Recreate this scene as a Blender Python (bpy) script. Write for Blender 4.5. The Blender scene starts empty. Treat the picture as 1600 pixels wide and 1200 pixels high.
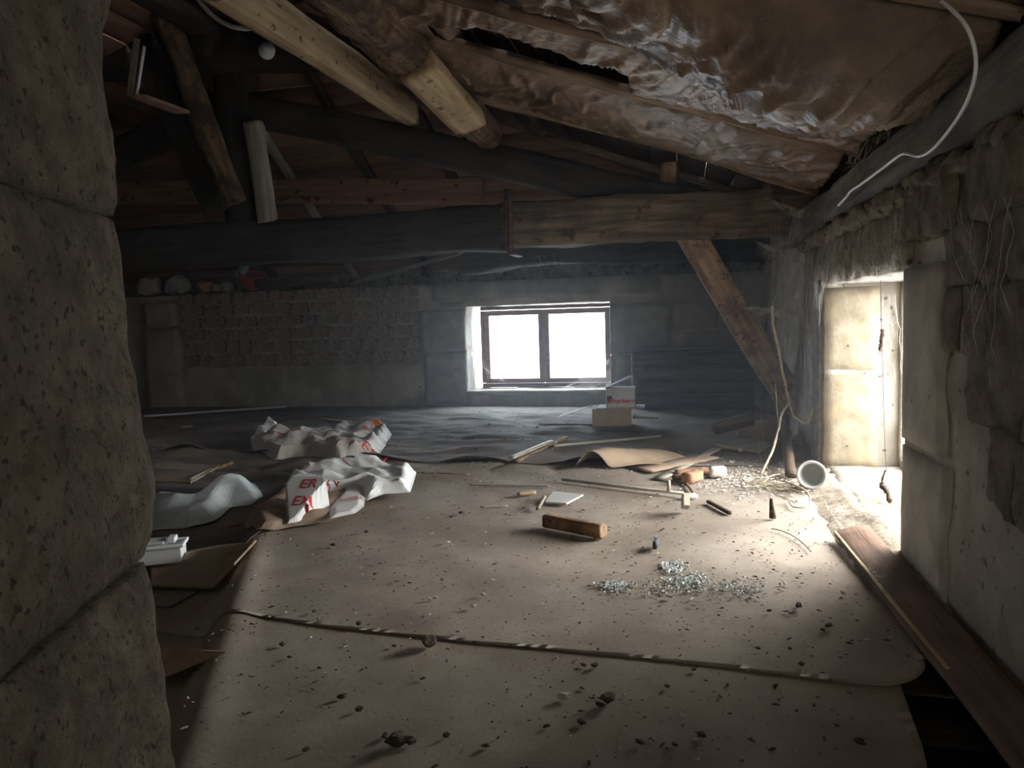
import bpy, bmesh, math, random
import numpy as np
from mathutils import Vector, Matrix
random.seed(7)
rng = np.random.default_rng(7)
S = bpy.context.scene
COL = S.collection

# ------------------------------------------------------------------ camera
FPX, YAW, PITCH, ROLL, CAMH = 1170.0, math.radians(12.9), math.radians(5.2), math.radians(-1.8), 0.9
CM = (Matrix.Rotation(YAW, 3, 'Z') @ Matrix.Rotation(math.pi / 2 - PITCH, 3, 'X') @ Matrix.Rotation(ROLL, 3, 'Z'))
cd = bpy.data.cameras.new('camera'); cam = bpy.data.objects.new('camera', cd); COL.objects.link(cam)
cam.matrix_world = Matrix.Translation((0, 0, CAMH)) @ CM.to_4x4()
cd.sensor_width = 36.0; cd.lens = 36.0 * FPX / 1600.0; cd.clip_start = 0.02
S.camera = cam

# ------------------------------------------------------------------ sky and light
W = bpy.data.worlds.new('sky'); S.world = W; W.use_nodes = True
wb = W.node_tree.nodes['Background']; wb.inputs[0].default_value = (0.90, 0.96, 1.0, 1); wb.inputs[1].default_value = 7.0
S.view_settings.view_transform = 'Standard'; S.view_settings.look = 'None'
S.view_settings.exposure = 0.3; S.view_settings.gamma = 1.0; S.view_settings.use_curve_mapping = False
S.cycles.use_denoising = True
S.cycles.max_bounces = 10; S.cycles.diffuse_bounces = 6; S.cycles.transparent_max_bounces = 24
S.cycles.sample_clamp_indirect = 6.0
S.cycles.volume_bounces = 0


def area(name, loc, target, sx, sy, power, color):
    ld = bpy.data.lights.new(name, 'AREA'); ld.shape = 'RECTANGLE'; ld.size = sx; ld.size_y = sy
    ld.energy = power; ld.color = color
    o = bpy.data.objects.new(name, ld); COL.objects.link(o)
    d = Vector(target) - Vector(loc)
    o.matrix_world = Matrix.Translation(loc) @ d.to_track_quat('-Z', 'Y').to_matrix().to_4x4()
    return o


area('daylight_right_window', (2.1, 4.0, 1.35), (0.0, 2.8, 0.0), 2.2, 1.6, 470, (1.0, 0.965, 0.91))
area('daylight_far_window', (-1.38, 8.7, 1.15), (-1.3, 5.6, 0.0), 1.9, 1.2, 210, (0.72, 0.86, 1.0))
# the landing behind the camera, from where the picture is taken
area('daylight_landing', (-0.10, -1.3, 1.0), (-0.8, 4.0, 2.2), 0.9, 1.2, 16, (1.0, 0.93, 0.82))

# ------------------------------------------------------------------ projection helpers (design aid: where a sight line meets a real plane)


def _on(px, py, ax, val):
    d = CM @ Vector((px - 800.0, 600.0 - py, -FPX)); C = Vector((0, 0, CAMH))
    return C + d * ((val - C[ax]) / d[ax])


def FL(px, py, z=0.0): return _on(px, py, 2, z)
def PY(px, py, Y): return _on(px, py, 1, Y)
def PXX(px, py, X): return _on(px, py, 0, X)

# ------------------------------------------------------------------ noise


def _hash(ix, iy, iz, seed):
    h = (ix * 374761393 + iy * 668265263 + iz * 2147483647 + seed * 974634777) & 0xFFFFFFFF
    h = ((h ^ (h >> 13)) * 1274126177) & 0xFFFFFFFF
    h = (h ^ (h >> 16)) & 0xFFFFFFFF
    return h.astype(np.float64) / 4294967295.0 * 2 - 1


def vn(P, seed=0):
    P = np.asarray(P, dtype=float); I = np.floor(P).astype(np.int64); F = P - I; F = F * F * (3 - 2 * F)
    r = 0
    for dx in (0, 1):
        for dy in (0, 1):
            for dz in (0, 1):
                w = (F[:, 0] if dx else 1 - F[:, 0]) * (F[:, 1] if dy else 1 - F[:, 1]) * (F[:, 2] if dz else 1 - F[:, 2])
                r = r + w * _hash(I[:, 0] + dx, I[:, 1] + dy, I[:, 2] + dz, seed)
    return r


def fbm(P, octv=4, seed=0, gain=0.5):
    P = np.asarray(P, dtype=float); a, r, n = 1.0, 0, 0
    for k in range(octv):
        r = r + a * vn(P * (2 ** k) + 17.3 * k, seed + k); n += a; a *= gain
    return r / n


def fbm1(x, y, z=0.0, octv=4, seed=0): return float(fbm(np.array([[x, y, z]]), octv, seed)[0])

# ------------------------------------------------------------------ mesh helpers


def obj(name, V, F, mat=None, parent=None, loc=None, smooth=True, label=None, cat=None, group=None, kind=None, sharp=None):
    me = bpy.data.meshes.new(name); me.from_pydata([tuple(v) for v in V], [], [tuple(f) for f in F]); me.update()
    if smooth: me.polygons.foreach_set('use_smooth', [True] * len(me.polygons))
    o = bpy.data.objects.new(name, me); COL.objects.link(o)
    if mat: me.materials.append(mat)
    if loc is not None: o.location = loc
    if parent: o.parent = parent
    tag(o, label, cat, group, kind)
    return o


def tag(o, label=None, cat=None, group=None, kind=None):
    for k, v in (('label', label), ('category', cat), ('group', group), ('kind', kind)):
        if v: o[k] = v
    return o


def thing(name, loc, label=None, cat=None, group=None, kind=None):
    o = bpy.data.objects.new(name, None); COL.objects.link(o); o.location = loc; o.empty_display_size = 0.1
    return tag(o, label, cat, group, kind)


def lattice(nx, ny, nz):
    """surface of a unit box lattice (0..1)^3 with shared vertices"""
    idx, V, F = {}, [], []

    def v(i, j, k):
        t = (i, j, k)
        if t not in idx:
            idx[t] = len(V); V.append((i / nx, j / ny, k / nz))
        return idx[t]
    for i in range(nx):
        for j in range(ny):
            F.append((v(i, j, 0), v(i, j + 1, 0), v(i + 1, j + 1, 0), v(i + 1, j, 0)))
            F.append((v(i, j, nz), v(i + 1, j, nz), v(i + 1, j + 1, nz), v(i, j + 1, nz)))
    for i in range(nx):
        for k in range(nz):
            F.append((v(i, 0, k), v(i + 1, 0, k), v(i + 1, 0, k + 1), v(i, 0, k + 1)))
            F.append((v(i, ny, k), v(i, ny, k + 1), v(i + 1, ny, k + 1), v(i + 1, ny, k)))
    for j in range(ny):
        for k in range(nz):
            F.append((v(0, j, k), v(0, j, k + 1), v(0, j + 1, k + 1), v(0, j + 1, k)))
            F.append((v(nx, j, k), v(nx, j + 1, k), v(nx, j + 1, k + 1), v(nx, j, k + 1)))
    return np.array(V), F


def block(name, lo, hi, mat, parent=None, rough=0.01, freq=6.0, step=0.05, rnd=0.02, seed=0, mn=1, mx=60, smooth=True, rot=None, **kw):
    """irregular stone or masonry block from corner lo to corner hi (world), origin at its base centre"""
    lo, hi = np.array(lo, float), np.array(hi, float); sz = hi - lo; c = (lo + hi) / 2; c[2] = lo[2]
    n = [int(min(mx, max(mn, round(s / step)))) for s in sz]
    V, F = lattice(*n); P = lo + V * sz
    if rnd:   # round the arrises
        U = V - 0.5
        d = np.minimum(V, 1 - V) * sz; near = (d < rnd * 0.5).sum(1)
        cc = lo + sz / 2
        pull = np.where(near >= 2, rnd * 0.45, 0.0)[:, None]
        P = P - np.sign(U) * pull * (d < rnd * 0.5)
    if rough:
        N = (V - 0.5); N = np.where(np.abs(N) > 0.499, np.sign(N), 0); ln = np.linalg.norm(N, axis=1, keepdims=True); N = N / np.maximum(ln, 1e-6)
        P = P + N * (fbm(P * freq, 4, seed) * rough)[:, None]
        P = P + np.stack([fbm(P * freq * 0.7, 2, seed + 9 + k) for k in range(3)], 1) * rough * 0.35
    P = P - c
    o = obj(name, P, F, mat, parent, smooth=smooth, **kw)
    base = Vector(c)
    if parent: base = base - parent.location
    o.location = base
    if rot: o.rotation_euler = rot
    return o


def timber(name, p0, p1, w, h, mat, parent=None, up=(0, 0, 1), rough=0.008, edge=0.012, bow=0.0, bowz=0.0, taper=1.0, step=0.06, seed=None, nsec=4, chip=0.0, **kw):
    """squared timber p0->p1 (centre line), w sideways, h along up; local X is the grain direction"""
    seed = random.randrange(9999) if seed is None else seed
    p0, p1 = Vector(p0), Vector(p1); ax = (p1 - p0); L = ax.length; ax.normalize(); up = Vector(up)
    side = up.cross(ax)
    if side.length < 1e-4: side = Vector((1, 0, 0)).cross(ax)
    side.normalize(); upv = ax.cross(side).normalized()
    nx = max(2, int(L / step))
    V, F = lattice(nx, nsec, nsec)
    x, y, z = V[:, 0] * L, (V[:, 1] - 0.5) * w, (V[:, 2] - 0.5) * h
    t = V[:, 0]; sc = 1 + (taper - 1) * t
    y = y * sc; z = z * sc
    if edge:
        ey = (np.abs(V[:, 1] - 0.5) > 0.499) & (np.abs(V[:, 2] - 0.5) > 0.499)
        k = edge * (1 + 0.8 * fbm(np.stack([x * 5, y * 9, z * 9 + seed], 1), 3, seed))
        if chip: k = k + chip * np.maximum(0, fbm(np.stack([x * 3, np.sign(y), np.sign(z) + seed], 1), 3, seed + 5)) * 2
        y = np.where(ey, y - np.sign(y) * k * 0.7, y); z = np.where(ey, z - np.sign(z) * k * 0.7, z)
    if rough:
        q = np.stack([x * 2.5, y * 14, z * 14 + seed * 3.1], 1)
        y = y + fbm(q, 3, seed) * rough * 1.3; z = z + fbm(q + 31, 3, seed + 3) * rough * 1.3
        q2 = np.stack([x * 1.3, x * 0, x * 0 + seed], 1)
        y = y + vn(q2, seed) * rough * 1.5; z = z + vn(q2 + 50, seed) * rough * 1.5
    y = y + bow * np.sin(np.pi * t); z = z + bowz * np.sin(np.pi * t)
    M = Matrix((ax, side, upv)).transposed().to_4x4(); M.translation = p0
    o = obj(name, np.stack([x, y, z], 1), F, mat, None, **kw)
    if parent:
        o.parent = parent; M = Matrix.Translation(-parent.location) @ M
    o.matrix_world = M if not parent else o.matrix_world
    if parent: o.matrix_local = M
    return o


def tube(name, pts, r, mat, parent=None, n=6, smooth=True, origin=None, rough=0.0, wob=0.0, **kw):
    """tube through pts; r is a number or a list"""
    pts = [Vector(p) for p in pts]
    o0 = Vector(origin) if origin is not None else pts[0].copy()
    V, F = tube_geo(pts, r, n, rough, wob)
    o = obj(name, [Vector(v) - o0 for v in V], F, mat, parent, smooth=smooth, **kw)
    o.location = o0 - (parent.location if parent else Vector((0, 0, 0)))
    return o


def tube_geo(pts, r, n=6, rough=0.0, wob=0.0, off=0):
    V, F = [], []; m = len(pts); u = None
    for i, p in enumerate(pts):
        t = (pts[min(i + 1, m - 1)] - pts[max(i - 1, 0)])
        if t.length < 1e-9: t = Vector((0, 0, 1))
        t.normalize()
        if u is None:
            u = t.orthogonal().normalized()
        else:
            u = (u - t * u.dot(t))
            u = u.normalized() if u.length > 1e-6 else t.orthogonal().normalized()
        w = t.cross(u); ri = r[i] if isinstance(r, (list, tuple, np.ndarray)) else r
        for k in range(n):
            a = 2 * math.pi * k / n
            rr = ri * (1 + (rough * random.uniform(-1, 1) if rough else 0))
            V.append(p + (u * math.cos(a) + w * math.sin(a)) * rr)
    for i in range(m - 1):
        for k in range(n):
            a, b = i * n + k, i * n + (k + 1) % n
            F.append((off + a, off + b, off + b + n, off + a + n))
    F.append(tuple(off + k for k in reversed(range(n)))); F.append(tuple(off + (m - 1) * n + k for k in range(n)))
    return V, F


def spline(pts, sub=8):
    pts = [Vector(p) for p in pts]; out = []
    P = [pts[0]] + pts + [pts[-1]]
    for i in range(1, len(P) - 2):
        a, b, c, d = P[i - 1], P[i], P[i + 1], P[i + 2]
        for k in range(sub):
            t = k / sub
            out.append(0.5 * ((2 * b) + (c - a) * t + (2 * a - 5 * b + 4 * c - d) * t * t + (3 * b - 3 * c + d - a) * t ** 3))
    out.append(pts[-1]); return out


def grid_faces(nu, nv, keep=None):
    F = []
    for i in range(nu - 1):
        for j in range(nv - 1):
            f = (i * nv + j, (i + 1) * nv + j, (i + 1) * nv + j + 1, i * nv + j + 1)
            if keep is None or all(keep[q] for q in f): F.append(f)
    return F


def compact(V, F):
    used = sorted({i for f in F for i in f}); m = {u: k for k, u in enumerate(used)}
    return [V[u] for u in used], [tuple(m[i] for i in f) for f in F]


def thicken(V, F, t):
    """give an open sheet a real thickness t (downwards)"""
    n = len(V); V = [Vector(v) for v in V]
    W2 = V + [v - Vector((0, 0, t)) for v in V]
    F2 = list(F) + [tuple(reversed([i + n for i in f])) for f in F]
    cnt = {}
    for f in F:
        for a, b in zip(f, f[1:] + f[:1]):
            cnt[(a, b)] = 1
    for (a, b) in cnt:
        if (b, a) not in cnt: F2.append((b, a, a + n, b + n))
    return W2, F2


def inside(poly, x, y):
    c = False; n = len(poly); j = n - 1
    for i in range(n):
        xi, yi, xj, yj = poly[i][0], poly[i][1], poly[j][0], poly[j][1]
        if (yi > y) != (yj > y) and x < (xj - xi) * (y - yi) / (yj - yi) + xi: c = not c
        j = i
    return c


def edge_dist(poly, x, y):
    best = 1e9; n = len(poly)
    for i in range(n):
        ax_, ay_ = poly[i][0], poly[i][1]; bx, by = poly[(i + 1) % n][0], poly[(i + 1) % n][1]
        dx, dy = bx - ax_, by - ay_; t = max(0, min(1, ((x - ax_) * dx + (y - ay_) * dy) / (dx * dx + dy * dy + 1e-12)))
        best = min(best, math.hypot(x - ax_ - t * dx, y - ay_ - t * dy))
    return best

# ------------------------------------------------------------------ materials


def mat(name, c1, c2, scale=8.0, stretch=(1, 1, 1), rough=0.9, bump=0.3, bdist=0.01, detail=8.0, c3=None, c3_scale=2.0, c3_amt=0.5,
        spots=None, spot_scale=40.0, spot_t=0.62, metal=0.0, spec=0.3, coords='Object', bscale=None, sheen=0.0, trans=0.0):
    m = bpy.data.materials.new(name); m.use_nodes = True; nt = m.node_tree; N = nt.nodes; L = nt.links
    b = N['Principled BSDF']; b.inputs['Roughness'].default_value = rough; b.inputs['Metallic'].default_value = metal
    b.inputs['Specular IOR Level'].default_value = spec
    tc = N.new('ShaderNodeTexCoord'); mp = N.new('ShaderNodeMapping'); L.new(tc.outputs[coords], mp.inputs[0]); mp.inputs['Scale'].default_value = stretch
    n1 = N.new('ShaderNodeTexNoise'); n1.inputs['Scale'].default_value = scale; n1.inputs['Detail'].default_value = detail; n1.inputs['Roughness'].default_value = 0.62
    L.new(mp.outputs[0], n1.inputs[0])
    r1 = N.new('ShaderNodeValToRGB'); L.new(n1.outputs[0], r1.inputs[0])
    r1.color_ramp.elements[0].position = 0.36; r1.color_ramp.elements[1].position = 0.66
    r1.color_ramp.elements[0].color = (*c1, 1); r1.color_ramp.elements[1].color = (*c2, 1)
    col = r1.outputs[0]
    if c3:
        n2 = N.new('ShaderNodeTexNoise'); n2.inputs['Scale'].default_value = c3_scale; n2.inputs['Detail'].default_value = 5; L.new(tc.outputs[coords], n2.inputs[0])
        r2 = N.new('ShaderNodeMapRange'); r2.inputs[1].default_value = 0.45; r2.inputs[2].default_value = 0.65; r2.inputs[4].default_value = c3_amt; L.new(n2.outputs[0], r2.inputs[0])
        mx = N.new('ShaderNodeMix'); mx.data_type = 'RGBA'; L.new(r2.outputs[0], mx.inputs[0]); L.new(col, mx.inputs[6]); mx.inputs[7].default_value = (*c3, 1); col = mx.outputs[2]
    if spots:
        n3 = N.new('ShaderNodeTexNoise'); n3.inputs['Scale'].default_value = spot_scale; n3.inputs['Detail'].default_value = 3; L.new(tc.outputs[coords], n3.inputs[0])
        r3 = N.new('ShaderNodeMapRange'); r3.inputs[1].default_value = spot_t; r3.inputs[2].default_value = spot_t + 0.06; r3.inputs[4].default_value = 0.85; L.new(n3.outputs[0], r3.inputs[0])
        mx = N.new('ShaderNodeMix'); mx.data_type = 'RGBA'; L.new(r3.outputs[0], mx.inputs[0]); L.new(col, mx.inputs[6]); mx.inputs[7].default_value = (*spots, 1); col = mx.outputs[2]
    L.new(col, b.inputs['Base Color'])
    if bump:
        nb = N.new('ShaderNodeTexNoise'); nb.inputs['Scale'].default_value = bscale or scale * 2; nb.inputs['Detail'].default_value = 10; nb.inputs['Roughness'].default_value = 0.65
        L.new(mp.outputs[0], nb.inputs[0])
        bp = N.new('ShaderNodeBump'); bp.inputs['Strength'].default_value = bump; bp.inputs['Distance'].default_value = bdist; L.new(nb.outputs[0], bp.inputs['Height']); L.new(bp.outputs[0], b.inputs['Normal'])
    if trans: b.inputs['Transmission Weight'].default_value = trans
    return m


def wood(name, c1, c2, rough=0.85, bump=0.5, c3=None, scale=5.0, spots=None, spot_scale=30, c3_amt=0.6, c3_scale=3.0, bdist=0.008, bs=1.5):
    return mat(name, c1, c2, scale=scale, stretch=(0.5, 6, 6), rough=rough, bump=bump, bdist=bdist, c3=c3, c3_amt=c3_amt, spots=spots, spot_scale=spot_scale, c3_scale=c3_scale, bscale=scale * bs)


M = {}
M['stone_jamb'] = mat('weathered limestone', (.16, .13, .09), (.32, .265, .19), scale=24, rough=.95, bump=1.0, bdist=.022, c3=(.12, .095, .062), c3_scale=9, c3_amt=.5, spots=(.06, .046, .032), spot_scale=85, spot_t=.60, bscale=42)
M['stone'] = mat('pale dressed stone', (.30, .28, .24), (.46, .43, .37), scale=5, rough=.95, bump=.4, c3=(.2, .18, .15), c3_scale=3, spots=(.1, .09, .07), spot_scale=25, spot_t=.7)
M['stone_warm'] = mat('warm reveal stone', (.20, .165, .11), (.35, .295, .215), scale=9, rough=.95, bump=.6, c3=(.34, .27, .17), c3_scale=6, c3_amt=.6, spots=(.09, .07, .05), spot_scale=28, spot_t=.69)
M['rubble'] = mat('rough rubble stone', (.10, .082, .062), (.26, .215, .17), scale=9, rough=.95, bump=1.0, bdist=.03, c3=(.07, .06, .045), c3_scale=4)
M['rubble_far'] = mat('brown rubble stone', (.27, .205, .155), (.50, .39, .30), scale=9, rough=.95, bump=1.0, bdist=.02, c3=(.14, .11, .08), c3_scale=4)
M['plaster'] = mat('dirty lime render', (.29, .255, .20), (.46, .41, .33), scale=3, rough=.95, bump=.4, c3=(.21, .18, .135), c3_scale=2.5, c3_amt=.7, spots=(.07, .06, .05), spot_scale=22, spot_t=.68)
M['plaster_light'] = mat('mottled pale render', (.27, .235, .195), (.44, .40, .345), scale=4, stretch=(1, 1, .6), rough=.95, bump=.6, c3=(.17, .14, .11), c3_scale=3.5, c3_amt=.7, spots=(.08, .065, .05), spot_scale=26, spot_t=.63)
M['old_red'] = wood('dirty reddish plank', (.10, .055, .035), (.20, .12, .08), bump=.5, c3=(.06, .04, .03), c3_amt=.6)
M['mortar'] = mat('crumbled mortar', (.14, .12, .09), (.30, .26, .2), scale=14, rough=1, bump=1.0, bdist=.02, spots=(.05, .04, .03), spot_scale=18, spot_t=.6)
M['dark_wood'] = wood('soot dark oak', (.012, .010, .009), (.055, .045, .038), c3=(.09, .07, .055), c3_amt=.35, bump=1.0, bs=7)
M['beam'] = wood('old oak beam', (.11, .078, .053), (.32, .235, .155), c3=(.04, .032, .025), c3_amt=.5, c3_scale=5, bdist=.014, bump=1.0, bs=7, spots=(.05, .036, .025), spot_scale=9)
M['tan'] = wood('pale softwood', (.30, .21, .12), (.50, .38, .23), c3=(.2, .14, .08), c3_amt=.3, bump=.35, spots=(.09, .05, .03), spot_scale=16)
M['log'] = wood('worm-eaten log', (.10, .06, .035), (.36, .235, .14), bump=1.0, bs=4, c3=(.06, .042, .03), c3_amt=.9, bdist=.03, c3_scale=8, spots=(.05, .03, .02), spot_scale=24)
M['brown_wood'] = wood('brown worm-holed wood', (.20, .12, .065), (.40, .27, .165), bump=.6, c3=(.10, .06, .035), c3_amt=.7, c3_scale=9, spots=(.04, .025, .015), spot_scale=34)
M['rafter'] = wood('dusty rafter', (.17, .12, .08), (.32, .24, .165), bump=.6, c3=(.1, .07, .05), c3_amt=.5)
M['red_wood'] = wood('reddish new softwood', (.34, .19, .12), (.50, .31, .21), bump=.2, spots=(.08, .035, .02), spot_scale=12)
M['deck'] = wood('dark roof boarding', (.03, .02, .015), (.10, .06, .04), bump=.4)
M['grey_wood'] = wood('weathered grey wood', (.20, .18, .14), (.38, .34, .27), bump=.5)
M['plate'] = wood('dust-grey wall plate', (.10, .095, .08), (.22, .20, .17), bump=.6, c3=(.06, .055, .045), c3_amt=.6)
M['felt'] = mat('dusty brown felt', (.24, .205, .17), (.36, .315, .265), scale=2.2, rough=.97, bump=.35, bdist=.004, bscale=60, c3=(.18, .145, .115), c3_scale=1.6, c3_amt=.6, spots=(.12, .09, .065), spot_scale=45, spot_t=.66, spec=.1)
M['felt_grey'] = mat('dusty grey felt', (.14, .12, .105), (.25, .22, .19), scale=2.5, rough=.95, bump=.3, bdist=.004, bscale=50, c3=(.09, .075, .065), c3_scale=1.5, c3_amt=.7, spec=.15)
M['floorboards'] = wood('dark floorboards', (.03, .022, .017), (.08, .06, .045))
M['membrane'] = mat('dusty roofing membrane', (.15, .10, .065), (.30, .205, .135), scale=7, stretch=(1, 1.4, 1), rough=.34, bump=.8, bdist=.02, bscale=12, c3=(.085, .065, .05), c3_scale=2.2, c3_amt=.7, spec=.6)
M['hip'] = wood('reddish roof boarding', (.16, .09, .06), (.28, .16, .11), bump=.2)
M['frame'] = wood('brown window paint', (.16, .09, .07), (.26, .16, .13), rough=.7, bump=.15)
M['iron'] = mat('rusty iron', (.05, .03, .025), (.14, .09, .07), scale=30, rough=.7, bump=.3, metal=.5)

exec_parts = True
# ------------------------------------------------------------------ the setting
XR, YF = 0.74, 7.25           # inner faces of the right wall and of the far wall
XL, XRIDGE = -7.6, -3.4
def deck_z(x): return 1.72 + 0.36 * (XR - x) if x > XRIDGE else 1.72 + 0.36 * (XR - XRIDGE) - 0.36 * (XRIDGE - x)


def smooth(a, b, t):
    t = np.clip((t - a) / (b - a), 0, 1); return t * t * (3 - 2 * t)


RA, RB = np.array([-1.90, 3.05]), np.array([-1.01, 1.26])   # the joist edge that the felt is draped over


def ridge_side(x, y):
    d = (RB - RA) / np.linalg.norm(RB - RA); return -((x - RA[0]) * d[1] - (y - RA[1]) * d[0])


def floor_h(x, y):
    """height of the felt surface (numpy)"""
    x = np.asarray(x, float); y = np.asarray(y, float); z0 = np.zeros_like(x)
    s = ridge_side(x, y)     # negative: to the left of the edge
    s = np.where(y > 3.1, s + (y - 3.1) * 0.0, s)
    P = np.stack([x, y, z0], -1).reshape(-1, 3)
    f1 = fbm(P * 1.1, 3, 3).reshape(x.shape); f2 = fbm(P * np.array([2.2, 5.0, 1]), 3, 8).reshape(x.shape)
    f3 = fbm(P * 9, 3, 21).reshape(x.shape)
    low = (1 - smooth(2.9, 3.5, y)) * (1 - smooth(-0.10, -0.015, s))
    h = -0.085 * low
    h = h + 0.012 * np.exp(-((s - 0.02) / 0.05) ** 2) * (1 - smooth(2.9, 3.3, y))
    h = h + 0.008 * f1 * smooth(0.0, 0.4, s) + 0.0016 * f3
    # loose folds
    far = smooth(3.6, 4.5, y) * (1 - smooth(6.4, 7.0, y)) * (1 - smooth(-0.9, 0.1, x))
    h = h + far * (0.045 * np.abs(f2) ** 0.8 + 0.02 * f1)
    near_l = (1 - smooth(4.2, 4.8, y)) * (1 - smooth(-2.2, -1.8, x)) * smooth(2.6, 3.2, y)
    h = h + near_l * 0.05 * np.abs(f2)
    h = h + 0.004 * np.sin((y + 0.25 * x) * 9.0) * smooth(1.9, 2.4, y) * (1 - smooth(3.2, 4.0, y)) * smooth(0.0, 0.5, s) * (1 - smooth(-0.6, 0.2, x))
    return h


def fh(x, y): return float(floor_h(np.array([x]), np.array([y]))[0])


def poly_project(poly, x, y):
    bx_, by_, bd = x, y, 1e9; n = len(poly)
    for i in range(n):
        ax_, ay_ = poly[i]; cx_, cy_ = poly[(i + 1) % n]
        dx, dy = cx_ - ax_, cy_ - ay_; t = max(0, min(1, ((x - ax_) * dx + (y - ay_) * dy) / (dx * dx + dy * dy + 1e-12)))
        px_, py_ = ax_ + t * dx, ay_ + t * dy; d = math.hypot(x - px_, y - py_)
        if d < bd: bx_, by_, bd = px_, py_, d
    return bx_, by_, bd


def sheet_grid(poly, step):
    """grid over a polygon whose border vertices are snapped onto the outline"""
    x0, x1 = min(p[0] for p in poly), max(p[0] for p in poly); y0, y1 = min(p[1] for p in poly), max(p[1] for p in poly)
    xs = np.arange(x0 - step, x1 + 2 * step, step); ys = np.arange(y0 - step, y1 + 2 * step, step)
    X, Y = np.meshgrid(xs, ys, indexing='ij'); sh_ = X.shape; X = X.ravel(); Y = Y.ravel()
    ins = np.zeros(X.shape, bool); n = len(poly); j = n - 1
    for i in range(n):
        xi, yi = poly[i]; xj, yj = poly[j]
        if yi != yj: ins ^= ((yi > Y) != (yj > Y)) & (X < (xj - xi) * (Y - yi) / (yj - yi) + xi)
        j = i
    bd = np.full(X.shape, 1e9); BX = X.copy(); BY = Y.copy()
    for i in range(n):
        ax_, ay_ = poly[i]; cx_, cy_ = poly[(i + 1) % n]; dx, dy = cx_ - ax_, cy_ - ay_
        t = np.clip(((X - ax_) * dx + (Y - ay_) * dy) / (dx * dx + dy * dy + 1e-12), 0, 1)
        px_, py_ = ax_ + t * dx, ay_ + t * dy; d = np.hypot(X - px_, Y - py_); mk = d < bd
        bd[mk] = d[mk]; BX[mk] = px_[mk]; BY[mk] = py_[mk]
    snap = (~ins) & (bd < step * 1.0) | (ins & (bd < step * .4))
    X = np.where(snap, BX, X); Y = np.where(snap, BY, Y)
    F = grid_faces(sh_[0], sh_[1], ins | snap)
    dist = np.where(ins & ~snap, bd, 0)
    return X, Y, dist, F


def felt_sheet(name, poly, step, lift_fn, m, **kw):
    X, Y, D, F = sheet_grid(poly, step)
    Z = floor_h(X, Y) + lift_fn(X, Y, D)
    V = np.stack([X, Y, Z], -1); V, F = compact(V.tolist(), F)
    c = Vector((sum(v[0] for v in V) / len(V), sum(v[1] for v in V) / len(V), 0))
    V, F = thicken([Vector(v) - c for v in V], F, 0.003)
    return obj(name, V, F, m, loc=c, **kw)


fl = thing('floor', (-3.4, 3.0, -0.12), kind='structure')
k = 0
block('gap_light_stop', (XL, -1.6, -.30), (XR + .02, 7.3, -.17), M['floorboards'], fl, rough=0, step=5, rnd=0)  # slab added under the planks so sky light stays out of the gaps
y = -1.6
while y < 7.3:
    x = XL
    block('plank', (XL, y, -0.16), (XR + .02, y + 0.235, -0.12), M['floorboards'], fl, rough=.003, step=.5, rnd=.01, seed=k, mx=16)
    y += 0.245; k += 1

# upper felt sheet: its near edge is the seam that crosses the picture
def rag(pts, amp=.012, sub=14, seed=0):
    """a slightly uneven edge through pts"""
    out = []
    for (ax_, ay_), (bx_, by_) in zip(pts[:-1], pts[1:]):
        L_ = math.hypot(bx_ - ax_, by_ - ay_); n_ = max(1, int(L_ / .08))
        for k_ in range(n_):
            t = k_ / n_; x, y = ax_ + (bx_ - ax_) * t, ay_ + (by_ - ay_) * t
            w = fbm1(x * 4, y * 4, seed, 2, seed) * amp
            out.append((x - (by_ - ay_) / L_ * w, y + (bx_ - ax_) / L_ * w))
    out.append(pts[-1]); return out


corner = [(.43 + .15 * math.sin(a_), 1.985 - .15 * math.cos(a_)) for a_ in np.linspace(.15, 1.45, 7)]
up_poly = rag([(-2.6, 2.12), (-1.62, 2.02), (-.73, 1.94), (.1, 1.872), (.43, 1.836)], .008)[:-1] + corner + \
    rag([(.60, 2.15), (.635, 2.5), (.64, 2.9), (.60, 3.5), (.61, 4.2), (.55, 4.45), (-.6, 4.40), (-1.5, 4.42), (-2.0, 4.46), (-2.6, 4.5)], .02, seed=3)
felt_sheet('felt_sheet', up_poly, .02, lambda X, Y, D: .0035 + .002 * np.exp(-D / .04) * (Y < 2.3) + .010 * np.exp(-(((X - .56) ** 2 + (Y - 1.92) ** 2) / .012)), M['felt'],
           label='large dusty brown felt floor sheet with rounded corner, lying over the sheet nearest the camera', cat='floor sheet')
felt_sheet('felt_sheet', [(-2.6, .75), (.33, .75), (.40, 1.2), (.47, 1.6), (.50, 1.9), (.50, 2.2), (-2.6, 2.35)], .025, lambda X, Y, D: 0 * X, M['felt'],
           label='dusty brown felt floor sheet nearest the camera, tucked under the larger sheet', cat='floor sheet')
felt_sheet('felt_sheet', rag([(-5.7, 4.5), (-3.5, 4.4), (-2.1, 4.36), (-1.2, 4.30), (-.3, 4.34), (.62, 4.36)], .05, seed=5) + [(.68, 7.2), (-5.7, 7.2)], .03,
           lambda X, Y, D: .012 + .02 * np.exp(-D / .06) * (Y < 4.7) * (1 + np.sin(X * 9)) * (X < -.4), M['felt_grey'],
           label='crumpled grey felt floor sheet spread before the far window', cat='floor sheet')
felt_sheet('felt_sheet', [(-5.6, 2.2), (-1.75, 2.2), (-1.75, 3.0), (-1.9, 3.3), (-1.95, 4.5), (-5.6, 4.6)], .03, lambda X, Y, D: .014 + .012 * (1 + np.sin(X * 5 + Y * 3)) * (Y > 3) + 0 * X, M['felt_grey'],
           label='dark crumpled felt sheet under the paper sacks', cat='floor sheet')


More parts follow.
